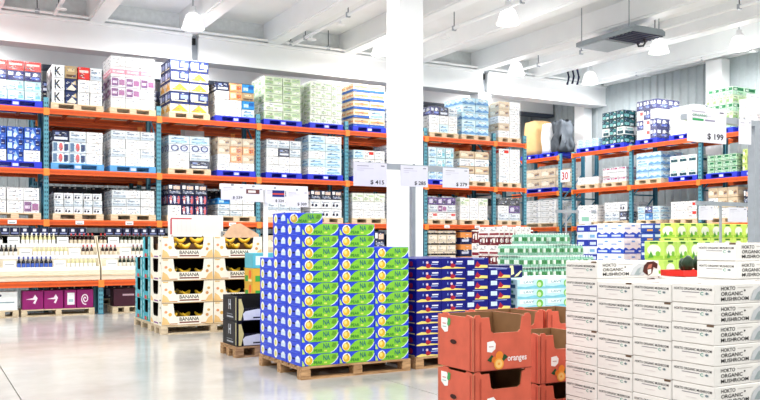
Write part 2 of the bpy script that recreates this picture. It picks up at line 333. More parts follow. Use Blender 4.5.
# ------------------------------------------------------------------ carton styles for the racks
W, G1, LB, SK = '#f6f8fb', '#aab4c4', '#bfe0f2', '#6fb4e2'
ST = {
 'W': ('#f7f9fb', [R(.08, .62, .7, .74, '#98a2b4'), R(.08, .4, .5, .46, '#c2cad6'), R(.78, .12, .95, .4, LB)]),
 'w': ('#fbfcfd', [R(.1, .3, .55, .36, '#c6ccd4'), R(.1, .68, .4, .74, '#a8b0bc')]),
 'g': ('#e4ebf0', [R(.05, .05, .95, .35, '#b8c8d6'), R(.1, .55, .6, .7, '#8fa4bc')]),
 'N': (NAVY, [R(.05, .5, .35, .85, '#e8eefc'), R(.42, .2, .92, .42, '#5f78d8'), E(.66, .68, .14, .2, W)]),
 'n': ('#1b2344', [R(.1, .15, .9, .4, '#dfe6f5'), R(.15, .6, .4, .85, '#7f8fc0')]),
 'C': ('#bfe6f0', [R(.06, .2, .6, .8, '#f4fbff'), R(.12, .3, .5, .42, '#3aa0b4'), R(.66, .2, .94, .5, '#6cc4d8')]),
 'c': ('#d9f0fa', [R(.1, .15, .9, .4, '#9fcfee'), R(.15, .6, .75, .75, '#7fb0da')]),
 'R': ('#d8352f', [R(.1, .55, .9, .75, '#f6d8d0'), R(.1, .2, .5, .4, '#8c1a1a')]),
 'K': (W, [T('K', .18, .15, .72, .85, '#10141c')]),
 'p': ('#23315e', [P([(.1, .1), (.55, .55), (.95, .2), (.8, .05)], '#f1e6cc'), P([(.5, .6), (.9, .9), (.95, .5)], '#c9b486')]),
 'b': ('#b49a72', [R(.1, .1, .9, .3, '#5d4432'), R(.2, .55, .8, .8, '#d8c49a')]),
 'k': ('#fdeff2', [R(0, .25, 1, .75, '#ef8fa4'), R(.1, .4, .9, .6, '#fbd8de')]),
 'v': ('#efe8f2', [R(.04, .1, .5, .9, '#7a3f7e'), R(.55, .2, .95, .75, '#a05a92'), R(.1, .35, .4, .6, '#e9d2ea')]),
 'y': ('#f2e6c8', [P([(.05, .1), (.5, .8), (.95, .1)], '#e8ae3c'), R(0, .82, 1, 1, '#27336a')]),
 'z': ('#25305e', [R(.05, .2, .45, .8, '#cfd8ee'), R(.55, .3, .95, .7, '#8f9fd0'), R(.1, .05, .9, .14, '#f1e3b4')]),
 'o': ('#e9a873', [R(.08, .2, .5, .8, '#f4d8b8'), R(.58, .25, .92, .7, '#c4602e')]),
 't': ('#d8c2a4', [R(.1, .25, .55, .7, '#efe2cc'), R(.62, .3, .92, .6, '#a8845c')]),
 'B': ('#2f8fd6', [R(.1, .2, .5, .6, '#bfe4ff'), R(.55, .4, .95, .85, '#1a5fae')]),
 'G': ('#d2e2c2', [R(.04, .12, .48, .5, '#93b878'), R(.52, .5, .96, .88, '#aecb96'), R(.1, .66, .4, .8, '#8fa878'), R(.6, .2, .9, .32, '#f8fbf2')]),
 'h': ('#eef4e6', [R(.05, .2, .45, .45, '#c4d8ac'), R(.5, .55, .95, .78, '#b9d2a4')]),
 's': ('#f4dcc0', [R(0, 0, 1, .3, '#2f5fb4'), R(.06, .5, .94, .72, '#e8a068')]),
 'u': ('#2a57b8', [R(.04, .1, .3, .6, '#bcd6ff'), P([(.35, .1), (.5, .9), (.7, .3)], '#8fb6f6'), R(.72, .4, .96, .85, '#16225c'), E(.5, .3, .1, .16, '#e8f0ff')]),
 'a': ('#dbe8f2', [R(.04, .1, .28, .9, '#5f7c9c'), E(.5, .5, .12, .4, '#d2686c'), R(.7, .2, .95, .8, '#3c4c70')]),
 'e': ('#e9eef6', [E(.28, .5, .2, .42, '#1f2f78'), E(.28, .5, .13, .28, '#cdd8f2'), E(.74, .5, .2, .42, '#1f2f78'), E(.74, .5, .13, .28, '#cdd8f2')]),
 'r': ('#1a2150', [E(.2, .5, .1, .42, '#d86a70'), E(.2, .3, .06, .2, W), E(.5, .5, .1, .42, '#d9dcf0'), E(.8, .5, .1, .42, '#d86a70')]),
 'x': ('#2a3048', [R(.05, .55, .3, .9, W), R(.4, .5, .9, .85, '#e8c8b4'), R(.1, .1, .9, .3, '#7f88a0')]),
 'q': ('#f4f6fa', [R(.1, .2, .3, .5, '#1c2440'), R(.45, .2, .65, .5, '#1c2440'), R(.2, .65, .8, .75, '#9aa4b4')]),
 'V': ('#5a3a86', [R(.1, .2, .45, .7, '#e4dcf0'), R(.55, .15, .92, .5, '#2a1c50')]),
 'm': ('#6b1626', [E(.2, .5, .07, .2, W), R(.4, .25, .6, .75, '#f2e6e0'), E(.8, .5, .07, .2, W), R(0, .9, 1, 1, '#f4ece8')]),
 'i': ('#fbf6f4', [R(.05, .08, .95, .3, '#8c2434'), R(.1, .5, .6, .62, '#c8c0be')]),
 'D': ('#15404a', [R(.06, .15, .5, .5, '#6fb0b0'), R(.55, .5, .95, .85, '#2f7478'), R(.6, .12, .9, .4, '#cfe6e2')]),
 'd': ('#eef4f2', [R(.1, .1, .9, .5, '#1c4a54'), R(.3, .6, .8, .85, '#9fc8c4')]),
 'H': ('#b9dcc0', [R(.06, .5, .94, .88, '#27744a'), R(.12, .56, .4, .8, '#d4ecd4'), R(.5, .1, .9, .35, '#8fc49c')]),
 'f': ('#f4f6f8', [R(.06, .55, .94, .9, '#a83a70'), R(.15, .62, .6, .8, '#f4dce6')]),
 'j': ('#fdf4f2', [R(.5, .5, .95, .85, '#dd3a30'), R(.1, .3, .4, .38, '#b8b0b0')]),
 'L': ('#d8e88a', [R(.1, .1, .5, .6, '#f4fae0'), R(.6, .4, .9, .85, '#8fb83c')]),
 'l': ('#c3e4f6', [P([(0, .3), (.25, .55), (.5, .3), (.75, .55), (1, .3), (1, .1), (0, .1)], '#6fa4da'), R(.2, .65, .8, .85, '#f2faff')]),
 'A': ('#e9dcc4', [R(0, .62, 1, .8, '#2a2420'), R(.1, .2, .9, .45, '#f6efe0')]),
 'O': ('#16224e', [R(0, .45, 1, .9, '#e8924a'), R(.1, .1, .6, .3, '#c8d0e8')]),
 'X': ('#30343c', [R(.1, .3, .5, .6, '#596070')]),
}
CM = {}
def case_mesh(k, sx, sy, sz):
    key = (k, round(sx, 2), round(sy, 2), round(sz, 2))
    if key in CM: return CM[key]
    base, ops = ST[k]; d = (key[1] - .018, key[2] - .012, key[3] - .012); m = MB()
    m.box(-d[0]/2, -d[1]/2, 0, d[0]/2, d[1]/2, d[2], M(base, .5))
    rr = random.Random(k); dark = sum(int(base[i:i+2], 16) for i in (1, 3, 5)) < 330; fine = []
    for q in range(11):
        u, v = rr.uniform(.03, .8), rr.uniform(.04, .9); c = rr.choice(['#dfe6f4', '#8fa0d0', '#f4f0e0'] if dark else ['#38425e', '#5a7090', '#8a6a5a', '#2c4a8c', '#9aa6b8'])
        fine.append(R(u, v, u + rr.uniform(.05, .17), v + rr.uniform(.03, .07), c))
    for f in 'flr': paint(m, f, d, ops + fine, .0025)
    CM[key] = m.mesh('carton'); return CM[key]

LOADS = []
def load(desc, place, loc, rz, sx, sy, hgt, rows, kind, wrap, group):
    """a wrapped pallet load (thing > carton parts, stretch_wrap) standing on its own pallet (thing)"""
    loc = Vector(loc)
    if kind:
        tag(link('pallet', far_pallet(kind, sx, sy), None, loc, rz),
            {'w': 'pale wooden', 'b': 'blue plastic', 'l': 'light blue plastic'}[kind] + ' pallet under ' + desc + ' ' + place, 'pallet', 'pallets ' + group)
        loc = loc + Vector((0, 0, .15))
    h = (hgt - (.15 if kind else 0)) / len(rows)
    o = thing('pallet_load', ('wrapped load of ' if wrap else 'stacked load of ') + desc + ' ' + place, 'pallet load', loc, rz, 'loads ' + group)
    rnd = random.Random(desc + place); bx = sx - .05; by = sy - .05
    for r, row in enumerate(reversed(rows)):
        n = len(row); w = bx / n
        for i, k in enumerate(row):
            if k == ' ': continue
            for j in (0, 1):
                me = case_mesh(k, w, by / 2, h)
                link('carton', me, o, (-bx/2 + w * (i + .5) + rnd.uniform(-.006, .006), -by/4 + j * by/2 + rnd.uniform(-.012, 0) * (1 - j), r * h))
    if wrap:
        m = MB(); a, b, zz = bx/2 + .022, by/2 + .022, h * len(rows) + .012
        vs = [(-a, -b, 0), (a, -b, 0), (a, b, 0), (-a, b, 0), (-a, -b, zz), (a, -b, zz), (a, b, zz), (-a, b, zz)]
        m.add(vs, [(0, 1, 5, 4), (1, 2, 6, 5), (2, 3, 7, 6), (3, 0, 4, 7), (4, 5, 6, 7)], FILM); m.obj('stretch_wrap', o)
    return o

# ------------------------------------------------------------------ pallet racks
def upright_mesh(h):
    m = MB(); m.box(-.05, 0, .01, .05, .02, h, TEAL); m.box(-.05, .02, .01, -.04, .09, h, TEALD); m.box(.04, .02, .01, .05, .09, h, TEALD); m.box(-.07, -.01, 0, .07, .11, .012, TEALD)
    return m.mesh('upright')
def slot_mesh(h):
    m = MB(); z = .1
    while z < h - .06:
        for s in (-.022, .022): m.box(s - .011, -.003, z, s + .011, .001, z + .045, M('#17384c', .5))
        z += .1
    return m.mesh('slot_row')
def rack(label, loc, rz, ups, levels, hgt, depth=1.1):
    o = thing('pallet_rack', label, 'rack', loc, rz, 'pallet racks')
    um, smh = upright_mesh(hgt), slot_mesh(hgt)
    for x in ups:
        for y, r in ((0, 0), (depth, math.pi)):
            up = link('upright', um, o, (x, y, 0), r)
            if r == 0: s = link('slot_row', smh, up); s['kind'] = 'stuff'
        m = MB(); z = .3
        while z + .9 < hgt:
            m.box(x - .02, .09, z, x + .02, depth - .09, z + .04, TEALD)
            m.prism([(.09, z), (.13, z), (depth - .09, z + .86), (depth - .13, z + .86)], (x - .02, 0, 0), (0, 1, 0), (0, 0, 1), (1, 0, 0), .04, TEALD); z += .9
        m.obj('brace', o)
    for a, b in zip(ups[:-1], ups[1:]):
        for z in levels:
            for y in (-.055, depth + .005):
                m = MB(); m.box(a + .06, y, z - .12, b - .06, y + .05, z, ORANGE); m.box(a + .06, y - .004, z - .085, b - .06, y, z - .035, ORANGED); bm_ = m.obj('beam', o)
                for x, s in ((a, 1), (b, -1)):
                    m = MB(); m.box(min(x, x + s * .062), y - .01, z - .15, max(x, x + s * .062), y + .055, z + .01, M('#f08a3c', .45)); m.obj('beam_connector', bm_)
            for t in (.2, .5, .8):
                x = a + (b - a) * t; m = MB(); m.box(x - .03, -.003, z - .06, x + .03, depth + .003, z - .008, ORANGED); m.obj('cross_bar', o)  # darker orange paints the shadow the cross bars lie in
    return o
YB = 19.73; BL = [.65, 2.10, 3.24, 4.60]
BU = [-.08, 2.44, 4.96, 7.48, 10.0, 12.52, 14.95, 16.12]
brk = rack('long orange and teal pallet rack along the back', (0, YB, 0), 0, BU, BL[1:], 4.85)
m = MB(); m.box(-.09, -.068, 0, .09, -.062, .085, WHITE); m.box(-.06, -.07, .02, .06, -.068, .04, M('#9098a0')); slm = m.mesh('shelf_label')
for z in BL[1:2]:
    for a, b in zip(BU[:-1], BU[1:]):
        for t in (.28, .72): link('shelf_label', slm, brk, (a + (b - a) * t, 0, z - .1))
rack('second pallet rack standing back to back behind the long one', (0, 21.75, 0), 0, BU[1:], BL[1:], 4.85, 1.0)
XR = 18.6; RL = [2.10, 3.30, 4.48]
RY0 = 20.35
RU = [0, 2.5, 5.02, 7.55, 10.1]
rack('orange and grey-blue pallet rack standing before the corrugated right wall', (XR, RY0, 0), -math.pi/2, RU, RL, 4.55)
CY0 = 23.45
rack('short orange and teal rack in the far corner past the gap', (XR, CY0, 0), -math.pi/2, [0, 2.45], RL, 4.55)

# loads on the back rack: (px0, px1, y of the top, pallet kind, rows top to bottom, wrapped, description)
TOP = [(-12, 43.5, 60, 'b', ['RRR', 'NNN', 'gCC', 'cCC'], 1, 'red, navy and cyan boxes'),
       (51, 103.5, 66, 'w', ['KbRg', 'Kpww', 'Kpww'], 0, 'white cartons lettered K'),
       (110, 157, 57, 'w', ['www', 'kkk', 'vvv', 'vvw', 'www'], 1, 'pink and purple printed cartons'),
       (169, 210, 60, 'w', ['zz', 'zy', 'yy', 'zz', 'yy'], 0, 'navy and yellow striped cartons'),
       (216, 256, 83, 'b', ['noB', 'wob', 'wwB', 'wwc'], 0, 'white, orange and blue cartons'),
       (264, 302, 77, 'b', ['GG', 'GG', 'GG', 'hG', 'GG'], 1, 'speckled pale green cartons'),
       (310, 343, 82, 'b', ['hhh', 'hhh', 'hhh', 'hhh', 'hhh'], 1, 'very pale green cartons'),
       (353, 386, 84, 'b', ['ss', 'ss', 'ss', 'sc', 'ss'], 0, 'orange and blue banded cartons'),
       (390, 424, 92, 'w', ['WW', 'gg', 'WW'], 1, 'white cartons behind the column'),
       (430, 458.5, 107, 'w', ['Nng', 'www', 'wcw'], 1, 'white packs with navy tops'),
       (462, 490, 98, 'w', ['ll', 'cl', 'll', 'cl', 'll'], 0, 'pale blue wavy cartons'),
       (498.5, 521, 102, 'w', ['tw', 'tw', 'ww', 'tw', 'ww'], 1, 'tan and white packs')]
MID = [(-12, 42, 126, 'b', ['uuu', 'uuu', 'wuw'], 0, 'bright blue patterned cartons'),
       (51, 104, 131, 'l', ['ngw', 'aaw', 'aaw'], 0, 'grey-blue and white cartons'),
       (110, 157, 131, 'l', ['ggg', 'www', 'gwg', 'www'], 1, 'milky white grey-printed cartons'),
       (168, 211, 136, 'w', ['cc', 'ee', 'wg', 'wn'], 1, 'white cartons with navy rings'),
       (217, 256, 138, 'b', ['ttt', 'too', 'wot', 'www'], 1, 'tan and orange cartons'),
       (266, 302, 140, 'b', ['ggg', 'wng', 'www', 'www'], 1, 'hazy white and grey packs'),
       (308, 343, 134, 'b', ['cw', 'cc', 'wc', 'cc', 'wc'], 0, 'white and light blue striped cartons'),
       (353, 386, 150, 'b', ['cjw', 'www', 'www'], 0, 'plain white cartons behind price sign'),
       (390, 424, 145, 'w', ['WW', 'gg', 'WW'], 1, 'grey printed cartons behind the column'),
       (428, 455, 147, 'b', ['cCC', 'cCc', 'ccc'], 1, 'frosted cyan cartons'),
       (459.5, 490, 151, 'w', ['tt', 'WW', 'tt', 'WW'], 0, 'beige and white flat cartons'),
       (499, 521, 149, 'w', ['jw', 'ww', 'ww', 'Ww'], 0, 'white cartons with red corner')]
LOW = [(-12, 41, 187, 'w', ['www', 'wwv'], 1, 'white cartons with maroon corner'),
       (53, 103.5, 193, 'w', ['qqqqq', 'ggggg', 'qqqqq'], 0, 'white cartons in printed rows'),
       (111, 156, 190, 'w', ['gww', 'ggw', 'WWw'], 1, 'white cartons with small blue print'),
       (167, 209, 184, 'w', ['xxx', 'rrr', 'wrr'], 0, 'navy bottle cartons'),
       (217, 256, 198, 'w', ['Bww', 'gww', 'ggw'], 0, 'grey and white cartons below signs'),
       (267, 302, 196, 'w', ['www', 'ggg', 'www'], 0, 'white cartons behind the pear stack'),
       (310, 343, 190, 'w', ['xxx', 'qqq', 'qqq'], 0, 'black and white cartons'),
       (352, 386, 193, 'w', ['hhh', 'www', 'www'], 1, 'white bundles beside the column'),
       (390, 424, 195, 'w', ['WW', 'gg', 'WW'], 1, 'pale cartons behind the column'),
       (427, 457, 197, 'w', ['VVV', 'gvg', 'jwj'], 1, 'purple and white cartons'),
       (460, 489, 198, 'w', ['hwh', 'www', 'www'], 0, 'plain white tall cartons'),
       (498, 521, 198, 'w', ['XX', 'wV', 'gg'], 1, 'white bags with a purple label')]
GND = [(215, 257, 231, 'w', ['AAA', 'ttt', 'ooo', 'ttt', 'ttt'], 0, 'cream and tan trays'),
       (266, 302, 235, 'w', ['ttt', 'ttt', 'CCC', 'ttt'], 0, 'tan cartons behind the pear stack'),
       (310, 343, 235, 'w', ['xxx', 'qqq', 'xxx', 'qqq'], 0, 'dark cartons behind the pear stack'),
       (353, 386, 231, 'w', ['xqx', 'xxx', 'qqq', 'xxx'], 0, 'black and white packs behind pears'),
       (427, 457, 228, 'w', ['AAA', 'AAA', 'AAA', 'AAA', 'AAA', 'AAA'], 0, 'cream and black banded cartons'),
       (460, 489, 229, 'w', ['OO', 'OO', 'OO', 'OO', 'OO'], 0, 'navy and orange cartons')]
SHN = {0: 'on the back rack floor bay', 1: 'on the back rack low shelf', 2: 'on the back rack middle shelf', 3: 'on the back rack top shelf'}
for lev, tab in ((3, TOP), (2, MID), (1, LOW), (0, GND)):
    for p0, p1, yt, kind, rows, wrap, desc in tab:
        x0, x1 = ratio(p0) * YB, ratio(p1) * YB; zb = BL[lev] + .001 if lev else 0; cxx = (x0 + x1) / 2
        a, b = [(a, b) for a, b in zip(BU[:-1], BU[1:]) if a <= cxx <= b][0]; x0, x1 = max(x0, a + .075), min(x1, b - .075); cxx = (x0 + x1) / 2
        
        ztop = zof(yt, zcam(cxx, YB))
        if lev < 3: ztop = min(ztop, ([BL[1], BL[2], BL[3]][lev]) - .17)
        load(desc, SHN[lev], (cxx, YB + .5, zb), 0, x1 - x0, 1.0, ztop - zb, rows, kind, wrap, SHN[lev])

SHADE_ROWS = {1: ['XXX', 'nnn'], 2: ['XXX', 'XXX'], 3: ['nnn', 'XXX', 'nnn']}  # dark carton colours stand in for the shade between the front loads
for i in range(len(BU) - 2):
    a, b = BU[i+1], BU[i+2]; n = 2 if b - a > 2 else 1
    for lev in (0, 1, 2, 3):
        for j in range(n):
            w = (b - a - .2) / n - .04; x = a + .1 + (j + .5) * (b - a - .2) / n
            load(['navy', 'charcoal', 'dark grey', 'navy grey'][lev] + ' cartons', 'rear rack, ' + ['floor', 'low', 'middle', 'top'][lev] + ' level, slot ' + ORD[2 * i + j] + ' from left', (x, 22.28, BL[lev] + .001 if lev else 0), 0, w, .95, [1.85, .9, 1.1, 1.0][lev], SHADE_ROWS.get(lev, ['nnn', 'xxx']), 'w', 0, 'on the rear rack with shade-dark cartons')
RT = [(576.5, 598, 139, 'b', ['ccc', 'ccc'], 1, 'low white and cyan packs'),
      (601, 624, 111, 'b', ['DDD', 'DDD', 'dDd', 'DDD'], 0, 'dark teal cartons'),
      (635.5, 657, 100, 'b', ['NNN', 'jNw', 'NjN', 'wjN'], 1, 'navy, red and white packs'),
      (669, 694, 106, 'b', ['hww', 'hhw', 'hww'], 1, 'very pale packs behind price sign'),
      (705, 733, 88, 'b', ['HHHH', 'GGGG', 'HHHH', 'GGGG', 'HHHH'], 0, 'tall green and white cartons'),
      (738, 757, 98, 'b', ['www', 'www', 'www'], 0, 'plain white cartons')]
RM = [(576.5, 598, 177, 'w', ['www', 'www'], 1, 'low plain white cartons'),
      (601.5, 626, 167, 'w', ['fff', 'iww', 'fff'], 1, 'white and magenta cartons'),
      (635, 661, 152, 'w', ['ll', 'cl', 'll', 'll'], 0, 'pale blue wave-printed cartons'),
      (668.5, 697, 155, 'b', ['ddd', 'www', 'ddd'], 0, 'white and dark teal cartons'),
      (706, 737, 154, 'b', ['HHHH', 'HHHH', 'HHHH'], 0, 'green printed cartons'),
      (741, 757, 148, 'b', ['LLL', 'LLL', 'LLL'], 0, 'lime cartons')]
RB = [(576.5, 597, 205, 'w', ['ww', 'gw'], 0, 'white and grey cartons'),
      (603.5, 627, 202, 'w', ['wwq', 'ggn'], 1, 'white packs with a navy print'),
      (636.5, 660, 206, 'w', ['cNc', 'cBc'], 1, 'white and blue packs'),
      (669.5, 697, 201, 'w', ['wwj', 'wwj'], 0, 'white cartons with red print'),
      (707, 738, 187, 'w', ['ttt', 'wtt', 'wwt'], 0, 'tan and white cartons'),
      (742, 757, 189, 'w', ['xq', 'xq'], 0, 'black and white cartons')]
RN = {0: 'on the right rack low shelf', 1: 'on the right rack middle shelf', 2: 'on the right rack top shelf'}
for lev, tab in ((2, RT), (1, RM), (0, RB)):
    for p0, p1, yt, kind, rows, wrap, desc in tab:
        y0, y1 = XR / ratio(p0), XR / ratio(p1); cyy = (y0 + y1) / 2; zb = RL[lev] + .001
        ztop = zof(yt, zcam(XR, cyy))
        if lev < 2: ztop = min(ztop, RL[lev+1] - .17)
        load(desc, RN[lev], (XR + .5, cyy, zb), -math.pi/2, y0 - y1, 1.0, ztop - zb, rows, kind, wrap, RN[lev])
load('tan cartons', 'in the corner rack', (XR + .5, 22.0, RL[1]), -math.pi/2, 1.6, 1.0, .82, ['tt', 'tt'], 'b', 1, 'in the corner rack')
load('stacked white trays', 'in the corner rack', (XR + .5, 22.0, RL[0]), -math.pi/2, 1.7, 1.0, .95, ['ww', 'ww', 'ww', 'ww'], 'w', 0, 'in the corner rack')
# bulky sacks on the corner rack
def sack(name, label, loc, sx, sy, sz, mat, seed, lump=.06):
    bm = bmesh.new(); bmesh.ops.create_cube(bm, size=1); bmesh.ops.subdivide_edges(bm, edges=bm.edges[:], cuts=5, use_grid_fill=True)
    rnd = random.Random(seed)
    for v in bm.verts:
        p = v.co * 2; f = 1 - .10 * (abs(p.x) ** 4 * abs(p.y) ** 4 + max(0, p.z) ** 6 * .8)
        v.co = Vector((v.co.x * sx * f, v.co.y * sy * f, (v.co.z + .5) * sz))
        if v.co.z > .02: v.co += Vector([rnd.uniform(-lump, lump) for _ in range(3)]) * .6
    me = bpy.data.meshes.new(name); bm.to_mesh(me); bm.free(); me.materials.append(mat)
    for p in me.polygons: p.use_smooth = True
    return tag(link(name, me, None, loc), label, 'sack', 'bulky sacks on the corner rack')
for k, yy in enumerate((22.55, 21.55)):
    tag(link('pallet', far_pallet('b', .92, 1.0), None, (XR + .5, yy, RL[2]), -math.pi/2), ['blue plastic pallet under tan bulk sack', 'blue plastic pallet under white and grey sacks'][k] + ' in the corner', 'pallet', 'pallets in the corner rack')
sack('bulk_sack', 'tall tan sack with brown shaded side in the far corner', (XR + .45, 22.6, RL[2] + .15), .8, .75, 1.2, M('#d8b07a', .7), 3, .03)
sack('bulk_sack', 'white woven sack between tan sack and dark grey sack', (XR + .3, 21.78, RL[2] + .15), .5, .45, 1.02, M('#eceef0', .7), 4, .04)
sack('bulk_sack', 'dark grey lumpy sack beside the right rack end', (XR + .3, 21.17, RL[2] + .15), .6, .5, 1.05, M('#50565e', .7), 7, .15)
# aisle number sign
m = MB(); m.box(-.01, -.22, -.2, .01, .22, .2, WHITE); o = tag(m.obj('aisle_sign', None, (XR - .08, 20.62, 3.78)), 'white aisle sign with red number in the gap between right racks', 'sign')
m = MB(); vs, fs = text_geo('30'); m.add([(-.013, .15 - .3 * a, -.13 + .26 * b) for a, b in vs], fs, M('#c01828')); m.obj('number_print', o)
m = MB(); m.tube([(0, .2, -.1), (0, .2, .14)], .01, GREY, 5); m.box(-.01, -.2, -.02, .03, .24, .02, GREY); m.obj('bracket', o, (0.05, 0, .1))

# ------------------------------------------------------------------ wine display in the left bays
def bottle_mesh(body, cap, lab):
    m = MB(); m.lathe([(0, 0), (.038, 0), (.038, .05)], M(body, .15), 8); m.lathe([(.0385, .05), (.0385, .13)], M(lab, .5), 8)
    m.lathe([(.038, .13), (.038, .17), (.015, .21), (.014, .225)], M(body, .15), 8); m.lathe([(.0165, .222), (.0165, .275), (0, .276)], M(cap, .35), 8)
    return m.mesh('wine_bottle')
BOT = [bottle_mesh('#1c2a1c', '#701828', '#f2ece0'), bottle_mesh('#1a1416', '#15151a', '#f6f4ee'), bottle_mesh('#20202c', '#1d2f8c', '#4868c8'),
       bottle_mesh('#d8d2a0', '#e8e4d8', '#ffffff'), bottle_mesh('#2a1414', '#b03030', '#e8d8c0')]
YW = 18.9; ZW = .75
rack('low orange and teal rack carrying the wine display', (0, YW, 0), 0, [1.03, 3.47, 5.9], [ZW], ZW + .002, .72)
TIERS = [(1.01, .03), (1.265, .24), (1.52, .45)]; TN = ['lowest', 'middle', 'highest']
for b, (xa, xb, side) in enumerate(((1.06, 3.44, 'left half'), (3.50, 5.86, 'right half by the banana crates'))):
    o = thing('wine_display', 'cream wooden tiered wine display, ' + side, 'shelf', (0, YW, ZW + .012), 0, 'tiered wine displays'); q = ZW + .012
    m = MB(); m.box(xa, 0, 0, xb, .03, TIERS[0][0] - q - .03, CREAM); m.box(xa, -.02, .1, xb, 0, .125, PALE); m.obj('base_panel', o)
    for k, (z, y) in enumerate(TIERS):
        m = MB(); m.box(xa, y, z - q - .025, xb, y + .2, z - q, CREAM); m.obj('tier_board', o)
        m = MB(); m.box(xa, y - .018, z - q - .03, xb, y, z - q + .05, WHITE); m.obj('front_lip', o)
        m = MB(); m.box(xa, y + .2, z - q, xb, y + .21 - .02, z - q + .22, CREAM); m.obj('riser_board', o)
    m = MB(); m.box(xa, .64, .78, xb, .655, .985, CREAM); m.obj('back_board', o)
    m = MB(); m.box(xa, .655, .955, xb, .79, .985, CREAM); m.obj('top_ledge', o)
    for s_ in (xa - .012, xb):
        m = MB(); m.prism([(0, 0), (.79, 0), (.79, .98), (.6, .98), (.43, .78), (.22, .52), (0, .26)], (s_, 0, 0), (0, 1, 0), (0, 0, 1), (1, 0, 0), .012, CREAM); m.obj('end_panel', o)
m = MB(); d = (.18, .12, .17); bevel_box(m, *d, M('#151c40', .4), .004); paint(m, 'f', d, [R(.1, .2, .9, .35, '#8a94c0'), R(.3, .5, .7, .85, '#d8dcec')], .001); wcm = m.mesh('wine_gift_box')
for i in range(20):
    x = 1.18 + i * .2
    if 3.36 < x < 3.6: continue
    tag(link('wine_gift_box', wcm, None, (x, YW + .72, q + .986)), 'small navy gift box above the wine tiers, ' + ORD[i] + ' from left', 'box', 'navy boxes above the wine')
cnt = [0, 0, 0]; cards = [0, 0, 0]; rnd = random.Random(5)
for k, (z, y) in enumerate(TIERS):
    cardx = [c + off for c in (1.62, 2.62, 3.72, 4.62) for off in ([0, .34, .12][k],)]
    kind = rnd.randrange(5); x = 1.13
    while x < 5.2:
        if 3.39 < x < 3.55: x = 3.57
        near = [c for c in cardx if abs(c - x) < .16]
        if near:
            c = near[0]; cards[k] += 1
            m = MB(); m.box(-.12, 0, 0, .12, .012, .19, WHITE); m.box(-.09, -.002, .1, .09, 0, .12, M('#a0a0a0')); c_ = m.obj('price_card', None, (c, YW + y + .03, z + .002)); c_.rotation_euler = (-.1, 0, 0)
            tag(c_, 'white price card on the ' + TN[k] + ' wine tier, ' + ORD[cards[k]-1] + ' from left', 'price card', 'price cards among the wine'); kind = (kind + rnd.choice((1, 2, 3))) % 5; x = c + .19; continue
        tag(link('wine_bottle', BOT[kind], None, (x, YW + y + .1 + rnd.uniform(-.01, .01), z + .001)), 'wine bottle on the ' + TN[k] + ' display tier, ' + ORD[cnt[k]] + ' from left', 'bottle', 'wine bottles on the tiered display'); cnt[k] += 1
        x += .09
# cartons on pallets below the wine
spir = []
for k in range(26):
    a = k * .45; r = .04 + k * .011; spir.append((.5 + r * math.cos(a) * .8, .5 + r * math.sin(a)))
def ring_ops(col):
    ops = []
    for i in range(len(spir) - 1):
        (x0, y0), (x1, y1) = spir[i], spir[i+1]; dx, dy = x1 - x0, y1 - y0; l = math.hypot(dx, dy); nx, ny = -dy / l * .03, dx / l * .03
        ops.append(P([(x0 + nx, y0 + ny), (x1 + nx, y1 + ny), (x1 - nx, y1 - ny), (x0 - nx, y0 - ny)], col))
    return ops
def low_carton(p0, p1, label, base, ops, h=.40, name='wine_carton'):
    x0, x1 = ratio(p0) * YW, ratio(p1) * YW; d = (x1 - x0 - .01, .4, h); m = MB(); bevel_box(m, *d, M(base, .5)); o = m.obj(name, None, ((x0 + x1)/2, YW + .26, .15))
    m = MB(); paint(m, 'f', d, ops, .001); m.obj('label_print', o)
    tag(o, label, 'box', 'cartons under the wine display')
MG = '#8c1668'
low_carton(-14, 18, 'white carton on a pallet at the lower left corner', '#eef4f4', [R(.3, .4, .9, .46, '#7f98a0'), E(.45, .8, .04, .06, '#20384a')])
low_carton(22.5, 44, 'magenta carton with white bird swirl, left one of the pair', MG, [P([(.15, .55), (.5, .62), (.6, .8), (.72, .6), (.6, .3), (.5, .35), (.6, .52)], '#f4e4f0')])
low_carton(44.2, 64, 'magenta carton with white bird swirl, right one of the pair', MG, [P([(.15, .55), (.5, .62), (.6, .8), (.72, .6), (.6, .3), (.5, .35), (.6, .52)], '#f4e4f0')])
low_carton(64.5, 77, 'narrow magenta carton with a white notice sheet', MG, [R(.25, .2, .85, .85, '#f6f8fa'), R(.35, .35, .75, .5, '#a8c4cc')])
low_carton(77.2, 94, 'magenta carton with a big white spiral', MG, ring_ops('#f4e4f0'))
low_carton(114, 140, 'dark maroon carton right of the blue post', '#3c0f24', [R(.35, .6, .8, .7, '#b89aa4')])
for p0, p1, lb in ((-15, 19, 'pale wooden pallet under the white carton at lower left'), (21.5, 95, 'pale wooden pallet under the magenta cartons'), (113, 141, 'pale wooden pallet under the dark maroon carton')):
    x0, x1 = ratio(p0) * YW, ratio(p1) * YW
    o = thing('wooden_pallet', lb, 'pallet', ((x0 + x1)/2, YW + .35, 0), 0, 'pallets under the wine display'); pallet_parts(o, x1 - x0, .62, .15, PALE)

